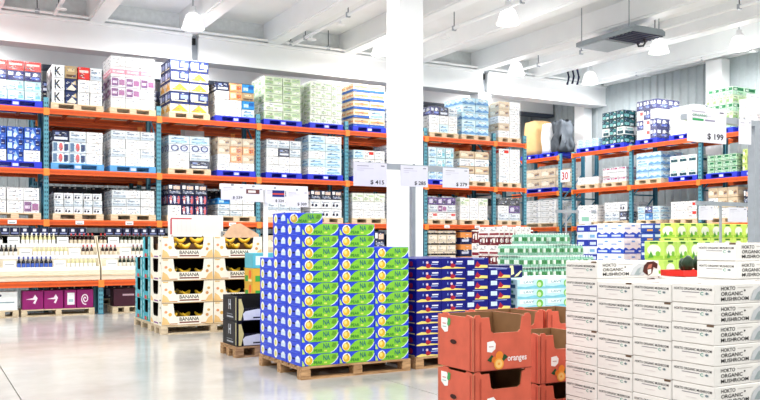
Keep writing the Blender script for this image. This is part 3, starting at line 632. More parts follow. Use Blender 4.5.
# ------------------------------------------------------------------ stacks of individual cartons
def stack(name, cat, desc, group, x0, y0, z0, dims, table, meshes, rowwords=None, gap=.005, seed=1, jit=.0015, kids=None, hz=None, mask=None):
    """table[iy][ix] = number of layers; every carton its own object with its printed label as child"""
    rnd = random.Random(seed); sx, sy, sz = dims; ny = len(table)
    rw = rowwords or ['front row', 'second row', 'third row', 'fourth row']
    for iy in range(ny):
        for ix, n in enumerate(table[iy]):
            h = sz * (hz[iy][ix] if hz else 1)
            for k in range(n):
                if mask and not mask(ix, iy, k): continue
                var = meshes(ix, iy, k)
                loc = (x0 + (ix + .5) * (sx + gap) + rnd.uniform(-jit, jit), y0 + (iy + .5) * (sy + gap) + rnd.uniform(-jit, jit), z0 + k * h)
                o = link(name, var[0], None, loc, rnd.uniform(-.001, .001))
                if hz: o.scale = (1, 1, hz[iy][ix])
                t = ORD[n - 1 - k] + ' from top' if n - 1 - k else 'top one'
                lab = desc + ', ' + t
                if ny > 1: lab += ', ' + rw[iy]
                if len(table[iy]) > 1: lab += ', ' + ORD[ix] + ' column from left'
                tag(o, lab, cat, group)
                for cn, cm in var[1:]: link(cn, cm, o)

# pear cartons
PD = (.481, .44, .139)
m = MB(); bevel_box(m, PD[0], PD[1], PD[2] - .001, M('#2a48dc', .35), .005); pear_b = m.mesh('pear_carton')
m = MB()
paint(m, 'f', PD, [P([(.02, .04), (.10, .04), (.04, .45), (.02, .5)], '#bfe26a'),
    P([(.18, .02), (.32, .5), (.44, .84), (.54, .97), (.98, .97), (.985, .72), (.95, .45), (.88, .2), (.79, .02)], '#7fc936'),
    P([(.76, .05), (.86, .2), (.94, .45), (.98, .7), (1.0, .7), (.96, .42), (.88, .17), (.8, .05)], '#e8f4ff'),
    E(.2, .5, .115, .40, '#f4f6f0'), E(.2, .45, .095, .33, '#e4b830'), E(.18, .52, .045, .18, '#f6e080'), E(.22, .78, .02, .06, '#7a5520'),
    T('PEAR', .33, .14, .56, .40, '#17783c'), T('NA', .58, .42, .76, .86, '#1a6a70'), P([(.80, .55), (.84, .85), (.92, .85), (.94, .6), (.87, .45)], '#5f9a2c'),
    R(.6, .16, .68, .3, '#d4e468')])
paint(m, 'l', PD, [E(.22, .5, .13, .40, '#f6f8ec'), E(.22, .46, .08, .24, '#e8de80'), R(.62, .28, .92, .68, '#cfe4ff'), R(.4, .46, .58, .6, '#101a58'), E(.78, .7, .1, .14, '#eef6ff'), R(.3, .05, .7, .1, '#5f7cf0')])
pear_p = m.mesh('label_print')
PX, PY = 3.84, 8.74
wood_pallet(PX + .73, PY + .66, 1.48, 1.36, 'brown wooden pallet under the pear carton stack')
stack('pear_carton', 'box', 'blue green pear carton', 'pear cartons on the front pallet', PX, PY, .15, PD, [[12, 12, 10], [13, 11, 10], [9, 10, 9]],
      lambda *a: (pear_b, ('label_print', pear_p)), seed=3)

# dark blue cartons
BD = (.37, .44, .138)
m = MB(); bevel_box(m, BD[0], BD[1], BD[2] - .001, M('#10157a', .35), .004); db_b = m.mesh('navy_carton')
def dbprint(kind):
    m = MB()
    if kind == 0:
        ops = [P([(.0, .04), (.08, .02), (1, .04), (1, .1), (.5, .2), (.2, .28), (.0, .12)], '#f2dc7a'), P([(.36, .25), (.44, .75), (.5, .45), (.6, .4), (.52, .12), (.42, .1)], '#a81c34'),
               E(.42, .62, .05, .12, '#e4c8d4'), R(.24, .55, .28, .75, '#8fa8e8'), R(.62, .6, .88, .72, '#e8ecfa'), R(.58, .42, .86, .5, '#9fb0ea')]
    else:
        ops = [P([(.4, .05), (.95, .05), (.95, .3), (.6, .34), (.4, .14)], '#f2dc7a'), P([(.4, .2), (.5, .7), (.58, .45), (.66, .35), (.55, .1)], '#a81c34'),
               R(.08, .36, .36, .78, '#cfe4f6'), R(.3, .88, .8, .94, '#9fb0ea')]
    paint(m, 'f', BD, ops); paint(m, 'l', BD, [R(.1, .05, .9, .14, '#f2dc7a'), R(.2, .4, .5, .7, '#9fb0ea'), E(.7, .5, .1, .25, '#a81c34')]); return m.mesh('label_print')
db0, db1 = dbprint(0), dbprint(1)
wood_pallet(6.17, 9.44, 1.52, 1.36, 'brown wooden pallet under the dark navy carton stack')
stack('navy_carton', 'box', 'dark navy carton', 'navy cartons beside the pear stack', 5.42, 8.76, .15, BD, [[9, 9, 9, 8], [9, 9, 8, 8], [9, 9, 9, 8]],
      lambda ix, iy, k: (db_b, ('label_print', db0 if ix < 2 else db1)), seed=4)

# pale cyan cartons
CD = (.485, .45, .135)
m = MB(); bevel_box(m, CD[0], CD[1], CD[2] - .001, M('#c6ecf2', .4), .004); cy_b = m.mesh('cyan_carton')
m = MB(); paint(m, 'f', CD, [P([(0, .02), (1, .02), (1, .2), (.6, .35), (.3, .2), (0, .3)], '#7fcbe0'), R(.08, .5, .55, .9, '#eefaff'), T('LAVY', .22, .58, .6, .8, '#5f98a8'), E(.8, .5, .12, .4, '#6fbf4a'), E(.78, .45, .07, .24, '#c8e8b0')])
paint(m, 'l', CD, [R(.1, .1, .9, .45, '#2c5a74'), R(.2, .6, .8, .85, '#5aa088')]); cy_p = m.mesh('label_print')
wood_pallet(7.75, 9.22, 1.48, .94, 'wooden pallet under the pale cyan cartons')
stack('cyan_carton', 'box', 'pale cyan carton with green dot', 'pale cyan cartons behind the oranges', 7.02, 8.76, .15, CD, [[7, 7, 7], [7, 7, 7]],
      lambda *a: (cy_b, ('label_print', cy_p)), seed=6)
d = (.42, .4, .18); m = MB(); bevel_box(m, *d, M('#10145a', .35), .01); o = tag(m.obj('display_carton', None, (7.28, 9.42, .15 + 7 * .135)), 'dark navy carton with cream arcs atop the cyan cartons', 'box')
m = MB(); paint(m, 'f', d, [P([(.4, .3), (.44, .95), (.58, .95), (.62, .3), (.5, .2)], '#efe2a8'), P([(.05, .45), (.2, .12), (.4, .05), (.3, .22), (.1, .55)], '#efe2a8'), P([(.95, .5), (.8, .15), (.62, .05), (.7, .24), (.9, .55)], '#efe2a8')]); m.obj('label_print', o)

# mushroom cartons
S = .7
MD = (.80 * S, .42 * S - .004, .16 * S)
MW = M('#eeece8', .5, var=.03)
m = MB(); bevel_box(m, MD[0], MD[1], MD[2] - .0015, MW, .004); mu_b = m.mesh('mushroom_carton')
m = MB()
paint(m, 'l', MD, [T('HOKTO ORGANIC MUSHROOM', .06, .64, .94, .77, '#140c18'), R(.25, .53, .66, .565, '#86808a'), T('C', .68, .42, .75, .58, '#109a84'), T('*', .79, .44, .87, .58, '#2a5a6c'), R(.34, .3, .6, .33, '#d8d0d0'), R(.01, .0, .99, .02, '#8a8078')])
mu_s = m.mesh('side_print')
m = MB()
paint(m, 'f', MD, [T('HOKTO', .09, .67, .30, .86, '#0c0a0c'), T('ORGANIC', .09, .41, .41, .60, '#0c0a0c'), T('MUSHROOM', .09, .15, .50, .34, '#0c0a0c'), E(.44, .64, .012, .045, '#0c0a0c'), R(.33, .78, .56, .80, '#a09a94'),
    P([(.52, .14), (.57, .58), (.66, .82), (.76, .76), (.80, .4), (.74, .12)], '#c4c8cc'), P([(.58, .16), (.64, .52), (.69, .62), (.71, .3), (.66, .14)], '#94a2a4'), P([(.66, .3), (.70, .66), (.75, .6), (.74, .25)], '#b4bcbc'),
    P([(.72, .35), (.74, .7), (.80, .92), (.90, .96), (.97, .8), (.96, .5), (.90, .6), (.88, .25), (.82, .1), (.77, .2)], '#4a2018'), P([(.79, .5), (.82, .75), (.88, .8), (.86, .55)], '#b06a58'), P([(.81, .15), (.80, .45), (.86, .5), (.86, .25)], '#efe6dc')])
mu_f = m.mesh('front_print')
m = MB(); m.box(-MD[0]/2 + .01, -.004, MD[2] - .001, MD[0]/2 - .01, .004, MD[2] + .0004, M('#b8a894')); m.box(-MD[0]/2 + .006, -.05, MD[2] - .001, -MD[0]/2 + .016, .03, MD[2] + .0006, M('#5a3a26')); mu_t = m.mesh('lid_seam')
m = MB(); m.box(-MD[0]/2 - .0008, -MD[1]/2 + .004, MD[2] - .012, -MD[0]/2 + .02, -MD[1]/2 + .05, MD[2] - .001, M('#6a5544')); mu_n = m.mesh('corner_notch')
MX, MY = 5.35 * S, 4.27 * S
wood_pallet(MX + .84, MY + .6, 1.72, 1.22, 'wooden pallet under the white mushroom carton stack', hgt=.14)
mus = lambda ix, iy, k: (mu_b, ('side_print', mu_s), ('front_print', mu_f), ('lid_seam', mu_t)) + ((('corner_notch', mu_n),) if (ix * 3 + iy * 5 + k * 7) % 4 == 0 else ())
stack('mushroom_carton', 'box', 'white mushroom carton', 'white mushroom cartons on the nearest pallet', MX, MY, .14, MD, [[11, 11, 11], [11, 13, 13], [11, 11, 11], [12, 11, 11]], mus, seed=8, jit=.0012, gap=.006,
      hz=[[1.0, 1, 1], [.993, 1, 1], [.985, 1, 1], [.995, 1, 1]])
# red tray with dark produce on the mushroom stack
zt = .14 + 11 * MD[2]
o = thing('produce_tray', 'shallow red plastic tray lying on the mushroom cartons', 'tray', (6.40 * S, 5.42 * S, zt + .002), -.05)
m = MB(); m.box(-.14, -.1, 0, .14, .1, .012, M('#e0281c', .4))
for a in ((-.14, -.1, .14, -.09), (-.14, .09, .14, .1), (-.14, -.09, -.13, .09), (.13, -.09, .14, .09)): m.box(a[0], a[1], .012, a[2], a[3], .04, M('#e0281c', .4))
m.obj('tray_body', o)
rnd = random.Random(11)
def blob(mb, c, r, mat, seed, sq=(1, 1, 1), lump=.12):
    bm = bmesh.new(); bmesh.ops.create_icosphere(bm, subdivisions=2, radius=1); rr = random.Random(seed); bm.verts.index_update()
    vs = [Vector((v.co.x * sq[0], v.co.y * sq[1], v.co.z * sq[2])) * r * (1 + rr.uniform(-lump, lump)) + Vector(c) for v in bm.verts]
    mb.add(vs, [[v.index for v in f.verts] for f in bm.faces], mat, True); bm.free()
for k, (x, y, r) in enumerate(((-.02, -.02, .04), (.08, -.02, .038), (.03, .055, .034))):
    m = MB(); blob(m, (0, 0, r * 1.62), r, M('#1f3a26', .5), k, (1, 1, 1.4), .12); q = m.obj('leafy_bundle', None, (6.40 * S + x, 5.42 * S + y, zt + .02)); tag(q, ['left', 'right', 'rear'][k] + ' dark green produce bundle in the red tray', 'produce', 'produce in the red tray')

# ------------------------------------------------------------------ open crates
def notch_poly(n0, n1, depth, slope, tabs=False):                   # panel outline in unit coordinates with a cut-out in the top edge
    top = [(1, 1), (n1, 1), (n1 - slope * .4, 1 - depth * .85), (n1 - slope, 1 - depth), (n0 + slope, 1 - depth), (n0 + slope * .4, 1 - depth * .85), (n0, 1), (0, 1)]
    if tabs: top = [(1, 1), (.97, 1.05), (.9, 1.05), (.88, 1)] + top[1:-1] + [(.12, 1), (.1, 1.05), (.03, 1.05), (0, 1)]
    return [(0, 0), (1, 0)] + top
SOLID = [(0, 0), (1, 0), (1, 1), (0, 1)]
def crate_meshes(dims, out, inner, fp, lp, prints_f, prints_l, t=.014):
    sx, sy, sz = dims; r = []
    def panel(name, poly, p0, ux, uy, n):
        m = MB(); k = len(poly)
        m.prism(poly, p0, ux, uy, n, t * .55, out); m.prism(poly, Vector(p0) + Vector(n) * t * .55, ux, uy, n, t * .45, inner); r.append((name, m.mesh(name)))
    panel('front_panel', fp, (-sx/2, -sy/2, 0), (sx, 0, 0), (0, 0, sz), (0, 1, 0))
    panel('side_panel', lp, (-sx/2, sy/2 - t, 0), (0, -(sy - 2*t), 0), (0, 0, sz), (1, 0, 0))
    panel('side_panel', SOLID, (sx/2, -sy/2 + t, 0), (0, sy - 2*t, 0), (0, 0, sz), (-1, 0, 0))
    panel('back_panel', SOLID, (sx/2, sy/2, 0), (-sx, 0, 0), (0, 0, sz), (0, -1, 0))
    m = MB(); m.box(-sx/2 + t, -sy/2 + t, .0, sx/2 - t, sy/2 - t, .012, inner); r.append(('bottom_panel', m.mesh('bottom_panel')))
    if prints_f: m = MB(); paint(m, 'f', dims, prints_f, .0015); r.append(('front_print', m.mesh('front_print')))
    if prints_l: m = MB(); paint(m, 'l', dims, prints_l, .0015); r.append(('side_print', m.mesh('side_print')))
    return r
def crate(name, parts, loc, label, group, rz=0, cat='crate'):
    o = thing(name, label, cat, loc, rz, group)
    for n, me in parts: link(n, me, o)
    return o
# orange crates
OD = (.444, .40, .329)
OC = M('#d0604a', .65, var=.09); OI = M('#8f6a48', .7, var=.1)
LEAF = [(.10, .74), (.10, .94), (.26, .94), (.31, .86), (.29, .68), (.2, .66)]
of = [P([(.22, .36), (.22, .54), (.33, .56), (.37, .5), (.36, .40), (.3, .34)], '#f6f4f4'), R(.25, .44, .33, .46, '#c8a0a0'),
      P([(.22, .2), (.3, .3), (.36, .22), (.28, .16)], '#1f4a2a'), P([(.52, .3), (.58, .24), (.5, .16), (.46, .22)], '#1f4a2a'), E(.43, .27, .065, .09, '#f08a2e'), E(.34, .2, .045, .06, '#e8782a'), E(.42, .12, .085, .11, '#f4a03c'), E(.42, .12, .062, .08, '#f8c878'), E(.42, .12, .02, .025, '#f4a03c'),
      T('oranges', .57, .12, .91, .24, '#fbeeee'), R(.0, .0, .012, 1, '#7a2c1e'), R(.10, .0, .114, .92, '#a84432'), R(.0, .0, 1, .012, '#7a2c1e')]
ol = [P(LEAF, '#f4f6f4'), P([(.27, .82), (.3, .95), (.37, .93), (.36, .82), (.3, .78)], '#4aa05a'), R(.14, .82, .24, .84, '#d88a90'), R(.14, .76, .25, .775, '#9fc4c0'), E(.45, .5, .09, .045, '#3a120c'), R(.90, .02, .915, .98, '#a83a28')]  # the dark ellipse paints the shade inside the handle hole
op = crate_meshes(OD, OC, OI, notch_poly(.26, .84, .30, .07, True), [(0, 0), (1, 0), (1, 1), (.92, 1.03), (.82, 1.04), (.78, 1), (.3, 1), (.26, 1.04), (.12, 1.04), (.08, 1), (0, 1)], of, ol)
OH = .3475
A = (2.94 + OD[0]/2, 4.085 + OD[1]/2)
wood_pallet(A[0], A[1], .48, .44, 'wooden pallet under the left stack of orange crates', hgt=.11)
for k in range(3): crate('orange_crate', op, (A[0], A[1], .11 + k * OH), 'red-orange carton crate, ' + ['bottom', 'middle', 'top'][k] + ' one of the leftmost stack', 'orange crates')
def crate_stack(x0, y0, z0, n, word, npal):
    c = (x0 + OD[0]/2, y0 + OD[1]/2)
    for k in range(npal): wood_pallet(c[0], c[1], .45, .41, ['lower', 'upper', 'topmost'][k] + ' wooden pallet under ' + word, hgt=z0 / npal, z=k * z0 / npal)
    for k in range(n): crate('orange_crate', op, (c[0], c[1], z0 + k * OH), 'red-orange carton crate, ' + ['lower', 'upper'][k] + ' one of ' + word, 'orange crates')
crate_stack(3.69, 4.36, .28, 2, 'the stack touching the mushroom cartons', 2)
crate_stack(3.70, 4.86, .39, 2, 'the rear stack nearer the navy cartons', 3)
crate_stack(4.18, 4.86, .39, 2, 'the rear stack nearer the mushrooms', 3)

# banana crates
ND = (.91, .80, .385)
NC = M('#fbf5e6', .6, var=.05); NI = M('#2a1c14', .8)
nf = [T('BANANA', .34, .20, .72, .36, '#1a1410'), R(.34, .10, .72, .16, '#7a3a30'), R(.14, .06, .3, .1, '#c88a50'), R(.76, .06, .9, .1, '#c88a50'), E(.16, .5, .035, .08, '#e8b860'), E(.88, .44, .03, .07, '#d89a60'), R(.0, .0, 1, .03, '#b08a50'), P([(.0, .05), (.16, .05), (.1, .3), (.02, .42)], '#f0c888'), P([(1, .05), (.84, .05), (.9, .3), (.98, .42)], '#f0c888'), E(.08, .62, .03, .06, '#e8a070'), E(.91, .66, .03, .06, '#d8b060'), R(.02, .93, .12, .97, '#e8c060')]
nl = [R(.82, .1, .92, .16, '#2a2018'), E(.88, .8, .025, .05, '#1a1a20'), P([(.02, .05), (.3, .05), (.2, .2), (.02, .3)], '#f0c888'), R(.35, .06, .7, .12, '#8a4a90')]
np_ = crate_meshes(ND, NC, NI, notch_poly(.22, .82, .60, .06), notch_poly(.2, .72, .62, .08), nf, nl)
BX, BYY = 3.60, 14.15
YEL = M('#f0c030', .45, var=.15, scale=6)
bm_parts = []
for k in range(4):
    m = MB(); th = (k - 1.5) * .28; pts = []; 
    for i in range(7):
        a = -.9 + i * .3; rr = .17
        x = rr * math.sin(a); z = rr * (1 - math.cos(a)); pts.append((x * math.cos(th), x * math.sin(th) + (k - 1.5) * .05, .035 + z))
    m.tube(pts, [.012, .026, .032, .034, .032, .026, .009], YEL, 7); bm_parts.append(m.mesh('banana'))
m = MB(); m.tube([(.13, 0, .08), (.17, 0, .13)], [.03, .014], M('#6b5a20', .6), 6); crown = m.mesh('crown')
def bunch(loc, rz, label):
    o = thing('banana_bunch', label, 'bananas', loc, rz, 'banana bunches in the open crates')
    for me in bm_parts: link('banana', me, o)
    link('crown', crown, o); o.scale = (.82, .9, 1.05)
wood_pallet(BX + .93, BYY + .405, 1.88, .82, 'pale wooden pallet under the banana crates', wood=PALE)
rnd = random.Random(2); LV = ['bottom', 'second', 'third', 'top']
for c, word in ((0, 'left'), (1, 'right')):
    for k in range(4):
        x = BX + ND[0]/2 + .005 + c * (ND[0] + .012); y = BYY + ND[1]/2; z = .15 + k * .387
        crate('banana_crate', np_, (x, y, z), 'cream banana crate with cut-out front, ' + LV[k] + ' of the ' + word + ' column', 'banana crates')
        for j in range(3):
            bunch((x - .285 + j * .285, y - .22 + .04 * (j % 2), z + (.10 if k < 3 else .16)), rnd.uniform(-.3, .3) + (math.pi if j % 2 else 0), ['left', 'middle', 'right'][j] + ' front banana bunch in ' + LV[k] + ' crate of the ' + word + ' column')
        m = MB(); m.box(x - .40, y - .35, z + .014, x + .40, y + .35, z + (.158 if k == 3 else .098), M('#6a4a30')); tag(m.obj('carton_filler', None), 'cardboard filler inside the ' + LV[k] + ' banana crate of ' + word + ' column', 'cardboard', 'fillers in the banana crates')
        if k == 3:
            m = MB(); m.box(x - .40, y - .05, z + .16, x + .40, y + .35, z + .258, M('#6a4a30')); tag(m.obj('carton_filler', None), 'raised cardboard filler at the rear of ' + word + ' top banana crate', 'cardboard', 'fillers in the banana crates')
            for j in range(3): bunch((x - .285 + j * .285, y + .08 + .03 * (j % 2), z + .26), rnd.uniform(-.3, .3) + (math.pi if j % 2 else 0), ORD[j] + ' rear banana bunch in the top crate of ' + word + ' column')
# folded cardboard hood leaning over the top right crate
x = BX + ND[0] * 1.5 + .02; m = MB(); HM = M('#e2b592', .65, var=.1)
m.prism([(-.30, 0), (.40, 0), (.40, .06), (.06, .26), (-.10, .24)], (x, BYY + .02, .15 + 4 * .387 - .02 + .0), (1, 0, 0), (0, .15, 1), (0, 1, 0), .012, HM)
tag(m.obj('carton_hood'), 'pinkish tan cardboard hood rising over the top right banana crate', 'cardboard')
# teal crates behind
TC = M('#3fb0c4', .5, var=.1)
tf = [R(.1, .1, .9, .35, '#e8f4f4')]
tl = [P([(.04, .05), (.18, .05), (.18, .95), (.04, .95)], '#8fd8e6'), E(.11, .75, .03, .08, '#14202c'), E(.11, .4, .03, .08, '#14202c'), P([(.3, .04), (.6, .04), (.55, .2), (.34, .22)], '#d83a3a'), P([(.62, .05), (.8, .05), (.76, .24), (.66, .2)], '#2f9a50'), R(.84, .1, .94, .9, '#c8eef4'), E(.89, .6, .03, .07, '#1a2a40')]
tp = crate_meshes((.80, .56, .385), TC, NI, SOLID, notch_poly(.26, .76, .6, .05), tf, tl)
wood_pallet(BX + .43, 15.62, .86, 1.2, 'pale wooden pallet under the teal fruit crates', wood=PALE)
for c in (0, 1):
    for k in range(4 - c):
        z = .15 + k * .387; x, y = BX + .42, 15.05 + .28 + c * .6
        if k == 3: z = .15 + 3 * .387
        crate('fruit_crate', tp, (x, y, z), 'teal fruit crate with cut-out side, ' + LV[k] + ' one, ' + ['nearer', 'farther'][c] + ' column', 'teal fruit crates')
        for j in range(2):
            m = MB(); blob(m, (0, 0, .07), .075, M(['#d8402c', '#3a8a3c'][j], .4), j + k, (1, 1, .9), .03); m.tube([(0, 0, .13), (.01, 0, .155)], .008, M('#5a4020'), 5)
            tag(m.obj('fruit', None, (x - .3, y - .07 + j * .16, z + .013)), ['red', 'green'][j] + ' fruit in the ' + LV[k] + ' teal crate, ' + ['nearer', 'farther'][c] + ' column', 'fruit', 'fruit in the teal crates')
# black crates
KD = (.62, .60, .345)
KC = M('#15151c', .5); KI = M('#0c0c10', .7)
kf = [P([(.04, .04), (.1, .04), (.16, .5), (.10, .9), (.04, .9)], '#e4d890'), P([(.16, .04), (.62, .04), (.62, .45), (.5, .48), (.2, .40), (.14, .3)], '#e8ecf2'), R(.38, .1, .56, .16, '#20242c')]
kl = [R(.42, .45, .46, .85, '#c8ccd4'), R(.54, .45, .58, .85, '#c8ccd4'), R(.42, .62, .58, .68, '#c8ccd4'), R(.3, .12, .75, .18, '#b0b4bc'), R(.3, .24, .7, .27, '#888c94'), R(.92, .05, .97, .95, '#d8cfa0')]
kp = crate_meshes(KD, KC, KI, notch_poly(.12, .66, .48, .06), SOLID, kf, kl)
wood_pallet(4.11, 11.15, .68, .66, 'wooden pallet under the two black crates')
for k in range(2): crate('black_crate', kp, (4.11, 11.15, .15 + k * .35), ['lower', 'upper'][k] + ' black carton crate with white label behind the pear stack', 'black crates')

# patterned cartons between bananas and pears
GD = (.5, .4, .25); m = MB(); bevel_box(m, *GD, M('#d8a838', .5), .005); gb = m.mesh('fruit_carton'); m = MB()
for f in 'fl': paint(m, f, GD, [R(.1, .1, .45, .5, '#3a9a3c'), E(.7, .6, .16, .3, '#e8682c'), R(.5, .1, .9, .25, '#f4e4a0')])
gp = m.mesh('label_print'); GX = ratio(252.5) * 13.2
wood_pallet(GX + .26, 13.41, .52, .42, 'wooden pallet under the yellow green fruit cartons')
stack('fruit_carton', 'box', 'yellow and green printed fruit carton beside the bananas', 'fruit cartons beside the bananas', GX, 13.2, .15, GD, [[4]], lambda *a: (gb, ('label_print', gp)))
m = MB(); d = (.5, .4, .26); bevel_box(m, *d, M('#58b4c8', .45), .006); paint(m, 'f', d, [R(.1, .2, .4, .8, '#d8f0f6'), E(.7, .5, .1, .2, '#1a3448')], .001)
tag(m.obj('fruit_carton', None, (GX + .26, 13.41, 1.153)), 'light teal carton atop the yellow green fruit cartons', 'box')
# ------------------------------------------------------------------ displays in the middle of the hall
def pack(base, ops, d, top='#f4f6f8'):
    m = MB(); bevel_box(m, d[0], d[1], d[2] - .002, M(base, .35), .012); b = m.mesh('pack'); m = MB()
    for f in 'fl': paint(m, f, d, ops, .001)
    return (b, ('label_print', m.mesh('label_print')))
# bottled water packs
def water_mesh(d, nx, ny):
    m = MB(); r = min(d[0] / nx, d[1] / ny) / 2 * .98; BODY = M('#8fc4ae', .2); LAB = M('#15803c', .4); CAP = M('#e8f6f0', .4)
    for i in range(nx):
        for j in range(ny):
            if j and i and i < nx - 1 and j < ny - 1: continue
            o = (-d[0]/2 + (i + .5) * d[0] / nx, -d[1]/2 + (j + .5) * d[1] / ny, 0)
            m.lathe([(0, 0), (r * .95, 0), (r, d[2] * .18), (r, d[2] * .28)], BODY, 8, o); m.lathe([(r * 1.01, d[2] * .28), (r * 1.01, d[2] * .64)], LAB if (i + j) % 3 else M('#e4f2e8', .4), 8, o)
            m.lathe([(r, d[2] * .64), (r * .9, d[2] * .74), (r * .4, d[2] * .88), (r * .4, d[2] * .92)], BODY, 8, o); m.lathe([(r * .48, d[2] * .9), (r * .48, d[2] * .985), (0, d[2] * .985)], CAP, 8, o)
    m.box(-d[0]/2, -d[1]/2, -.001 + .002, d[0]/2, d[1]/2, .012, M('#e8f4f0', .3)); return m.mesh('bottle_block')
WD = (.36, .30, .235); wm = water_mesh(WD, 5, 4)
m = MB(); a, b, h = WD[0]/2 + .004, WD[1]/2 + .004, WD[2] * .66
m.add([(-a, -b, .004), (a, -b, .004), (a, b, .004), (-a, b, .004), (-a, -b, h), (a, -b, h), (a, b, h), (-a, b, h)], [(0, 1, 5, 4), (1, 2, 6, 5), (2, 3, 7, 6), (3, 0, 4, 7)], film_mat('pack_film', .08, (.9, 1, .95))); wf = m.mesh('shrink_film')
wood_pallet(11.6, 13.46, 2.0, .98, 'wooden pallet under the green water packs', hgt=.14)
stack('water_pack', 'water', 'green labelled water pack', 'water packs in the middle of the hall', 10.62, 13.0, .14, (WD[0] + .012, WD[1] + .012, WD[2]), [[5, 5, 5, 5, 5], [6, 6, 6, 7, 6], [6, 7, 7, 7, 6]], lambda *a: (wm, ('shrink_film', wf)), jit=.001)
# blue and white tissue packs
TD = (.45, .45, .385)
tpk = pack('#f2f6fc', [P([(.0, .05), (1, .05), (1, .3), (.7, .42), (.4, .3), (.15, .45), (0, .35)], '#2450c8'), R(.1, .6, .5, .7, '#9fb4e4'), R(.12, .14, .8, .26, '#d4e0fa'), R(.6, .78, .85, .88, '#6fa0dc')], TD)
wood_pallet(15.36, 14.98, .94, .94, 'wooden pallet under the blue and white tissue packs', hgt=.14)
stack('tissue_pack', 'tissue pack', 'blue white tissue pack', 'tissue packs near the right rack', 14.9, 14.52, .14, TD, [[5, 5], [5, 5]], lambda *a: tpk, seed=9)
tpk2 = pack('#e8f2fc', [R(0, .5, 1, .95, '#2038a8'), R(.1, .6, .6, .8, '#cfe0fa'), R(.1, .1, .5, .3, '#7fb4e0')], TD)
wood_pallet(16.06, 16.46, .94, .94, 'wooden pallet under the navy topped tissue packs', hgt=.14)
stack('tissue_pack', 'tissue pack', 'navy topped tissue pack', 'tissue packs behind the water', 15.6, 16.0, .14, TD, [[5, 5], [5, 5]], lambda *a: tpk2, seed=10)
# lime packs
LD = (.29, .42, .30)
limeops = [R(.05, .05, .95, .2, '#9fd040'), E(.5, .5, .34, .3, '#f4fae4'), P([(.2, .05), (.35, .45), (.5, .1)], '#4f9a34'), R(.3, .84, .7, .95, '#3f7a2c'), E(.7, .3, .12, .14, '#7fbf3a')]
lpk = pack('#c4e86a', limeops, LD)
wood_pallet(11.0, 9.50, 1.2, .46, 'wooden pallet under the nearer lime packs', hgt=.12)
stack('lime_pack', 'pack', 'lime green snack pack, nearer display', 'lime packs on the nearer pallet', 10.42, 9.28, .12, LD, [[5, 5, 5, 5]], lambda *a: lpk, seed=12)
LD2 = (.36, .42, .31); lpk2 = pack('#d2ea6c', limeops, LD2)
wood_pallet(15.12, 12.24, 2.6, .46, 'wooden pallet under the farther lime packs', hgt=.14)
stack('lime_pack', 'pack', 'lime green snack pack, farther display', 'lime packs on the farther pallet', 13.84, 12.02, .14, LD2, [[6] * 7], lambda *a: lpk2, seed=13)
# red packs
RD = (.30, .42, .21); rpk = pack('#e03a24', [R(.1, .5, .9, .8, '#f4b090'), R(.1, .15, .5, .35, '#8a1a14')], RD)
bpk = pack('#2a4aa0', [R(.1, .5, .9, .8, '#c8d4f0'), R(.5, .15, .9, .35, '#e8a040')], RD)
wood_pallet(15.16, 13.60, 1.0, .46, 'wooden pallet under the red and blue packs', hgt=.14)
stack('snack_pack', 'pack', 'small red or blue pack', 'red and blue packs behind the lime ones', 14.7, 13.38, .14, RD, [[9, 9, 9]], lambda ix, iy, k: (rpk if ix else bpk), seed=14)
# maroon and white cartons
load('maroon and white cartons', 'left half, before the back rack end', (12.32, 16.2, 0), 0, .50, .9, 1.98, ['iii', 'mmm', 'iii', 'mmm', 'iii', 'mmm', 'iii', 'mmm'], 'w', 0, 'before the back rack end')
load('maroon and white cartons', 'right half, before the back rack end', (12.84, 16.2, 0), 0, .50, .9, 1.98, ['iii', 'mmm', 'iii', 'mmm', 'iii', 'mmm', 'iii', 'mmm'], 'w', 0, 'before the back rack end')
load('maroon and white caps', 'behind the water packs', (13.75, 17.8, 0), 0, 1.5, .9, 1.93, ['mmmm', 'iiii', 'mmmm', 'iiii', 'mmmm'], 'w', 0, 'behind the water packs')

# ------------------------------------------------------------------ price signs and their stands
def stand(label, x, y, ztop, x0, x1, mat=STEEL, r=.035):
    o = thing('sign_stand', label, 'stand', (x, y, 0), 0, 'price sign stands')
    m = MB(); m.box(-r, -r, .02, r, r, ztop, mat); m.obj('post', o)
    m = MB(); m.box(-.2, -.2, 0, .2, .2, .02, GREY); m.obj('base_plate', o)
    m = MB(); m.box(x0 - x, -r, ztop, x1 - x, r, ztop + .085, mat); m.obj('cross_bar', o)
    return o
def sign(x0, x1, y, z0, z1, label, price=None, extra=(), clip=None):
    w, h = x1 - x0, z1 - z0
    o = thing('price_sign', label, 'sign', ((x0 + x1)/2, y, z0), 0, 'white price signs'); d = (w, .012, h)
    m = MB(); m.box(-w/2, -.006, 0, w/2, .006, h, M('#e6e6f0', .4, var=.02)); m.obj('panel', o)
    ops = [R(.1, .84, .45, .87, '#a8a4b4'), R(.82, .86, .93, .9, '#6a6678'), R(.1, .74, .6, .76, '#c8c4d4'), R(.1, .66, .3, .68, '#c8c4d4')] + list(extra)
    if price: ops += [T(price, .50, .07, .92, .27, '#1a1626')]
    m = MB(); paint(m, 'f', d, ops, .001); m.obj('price_print', o)
    m = MB(); m.box(-.02, .006, h - .05, .02, .012, h + .03, GREY); m.obj('clip', o)
def sgn(p0, p1, y, yt, yb, label, price, extra=()):
    x0, x1 = ratio(p0) * y, ratio(p1) * y; zc = zcam((x0 + x1)/2, y); sign(x0, x1, y - .048, zof(yb, zc), zof(yt, zc), label, price, extra)
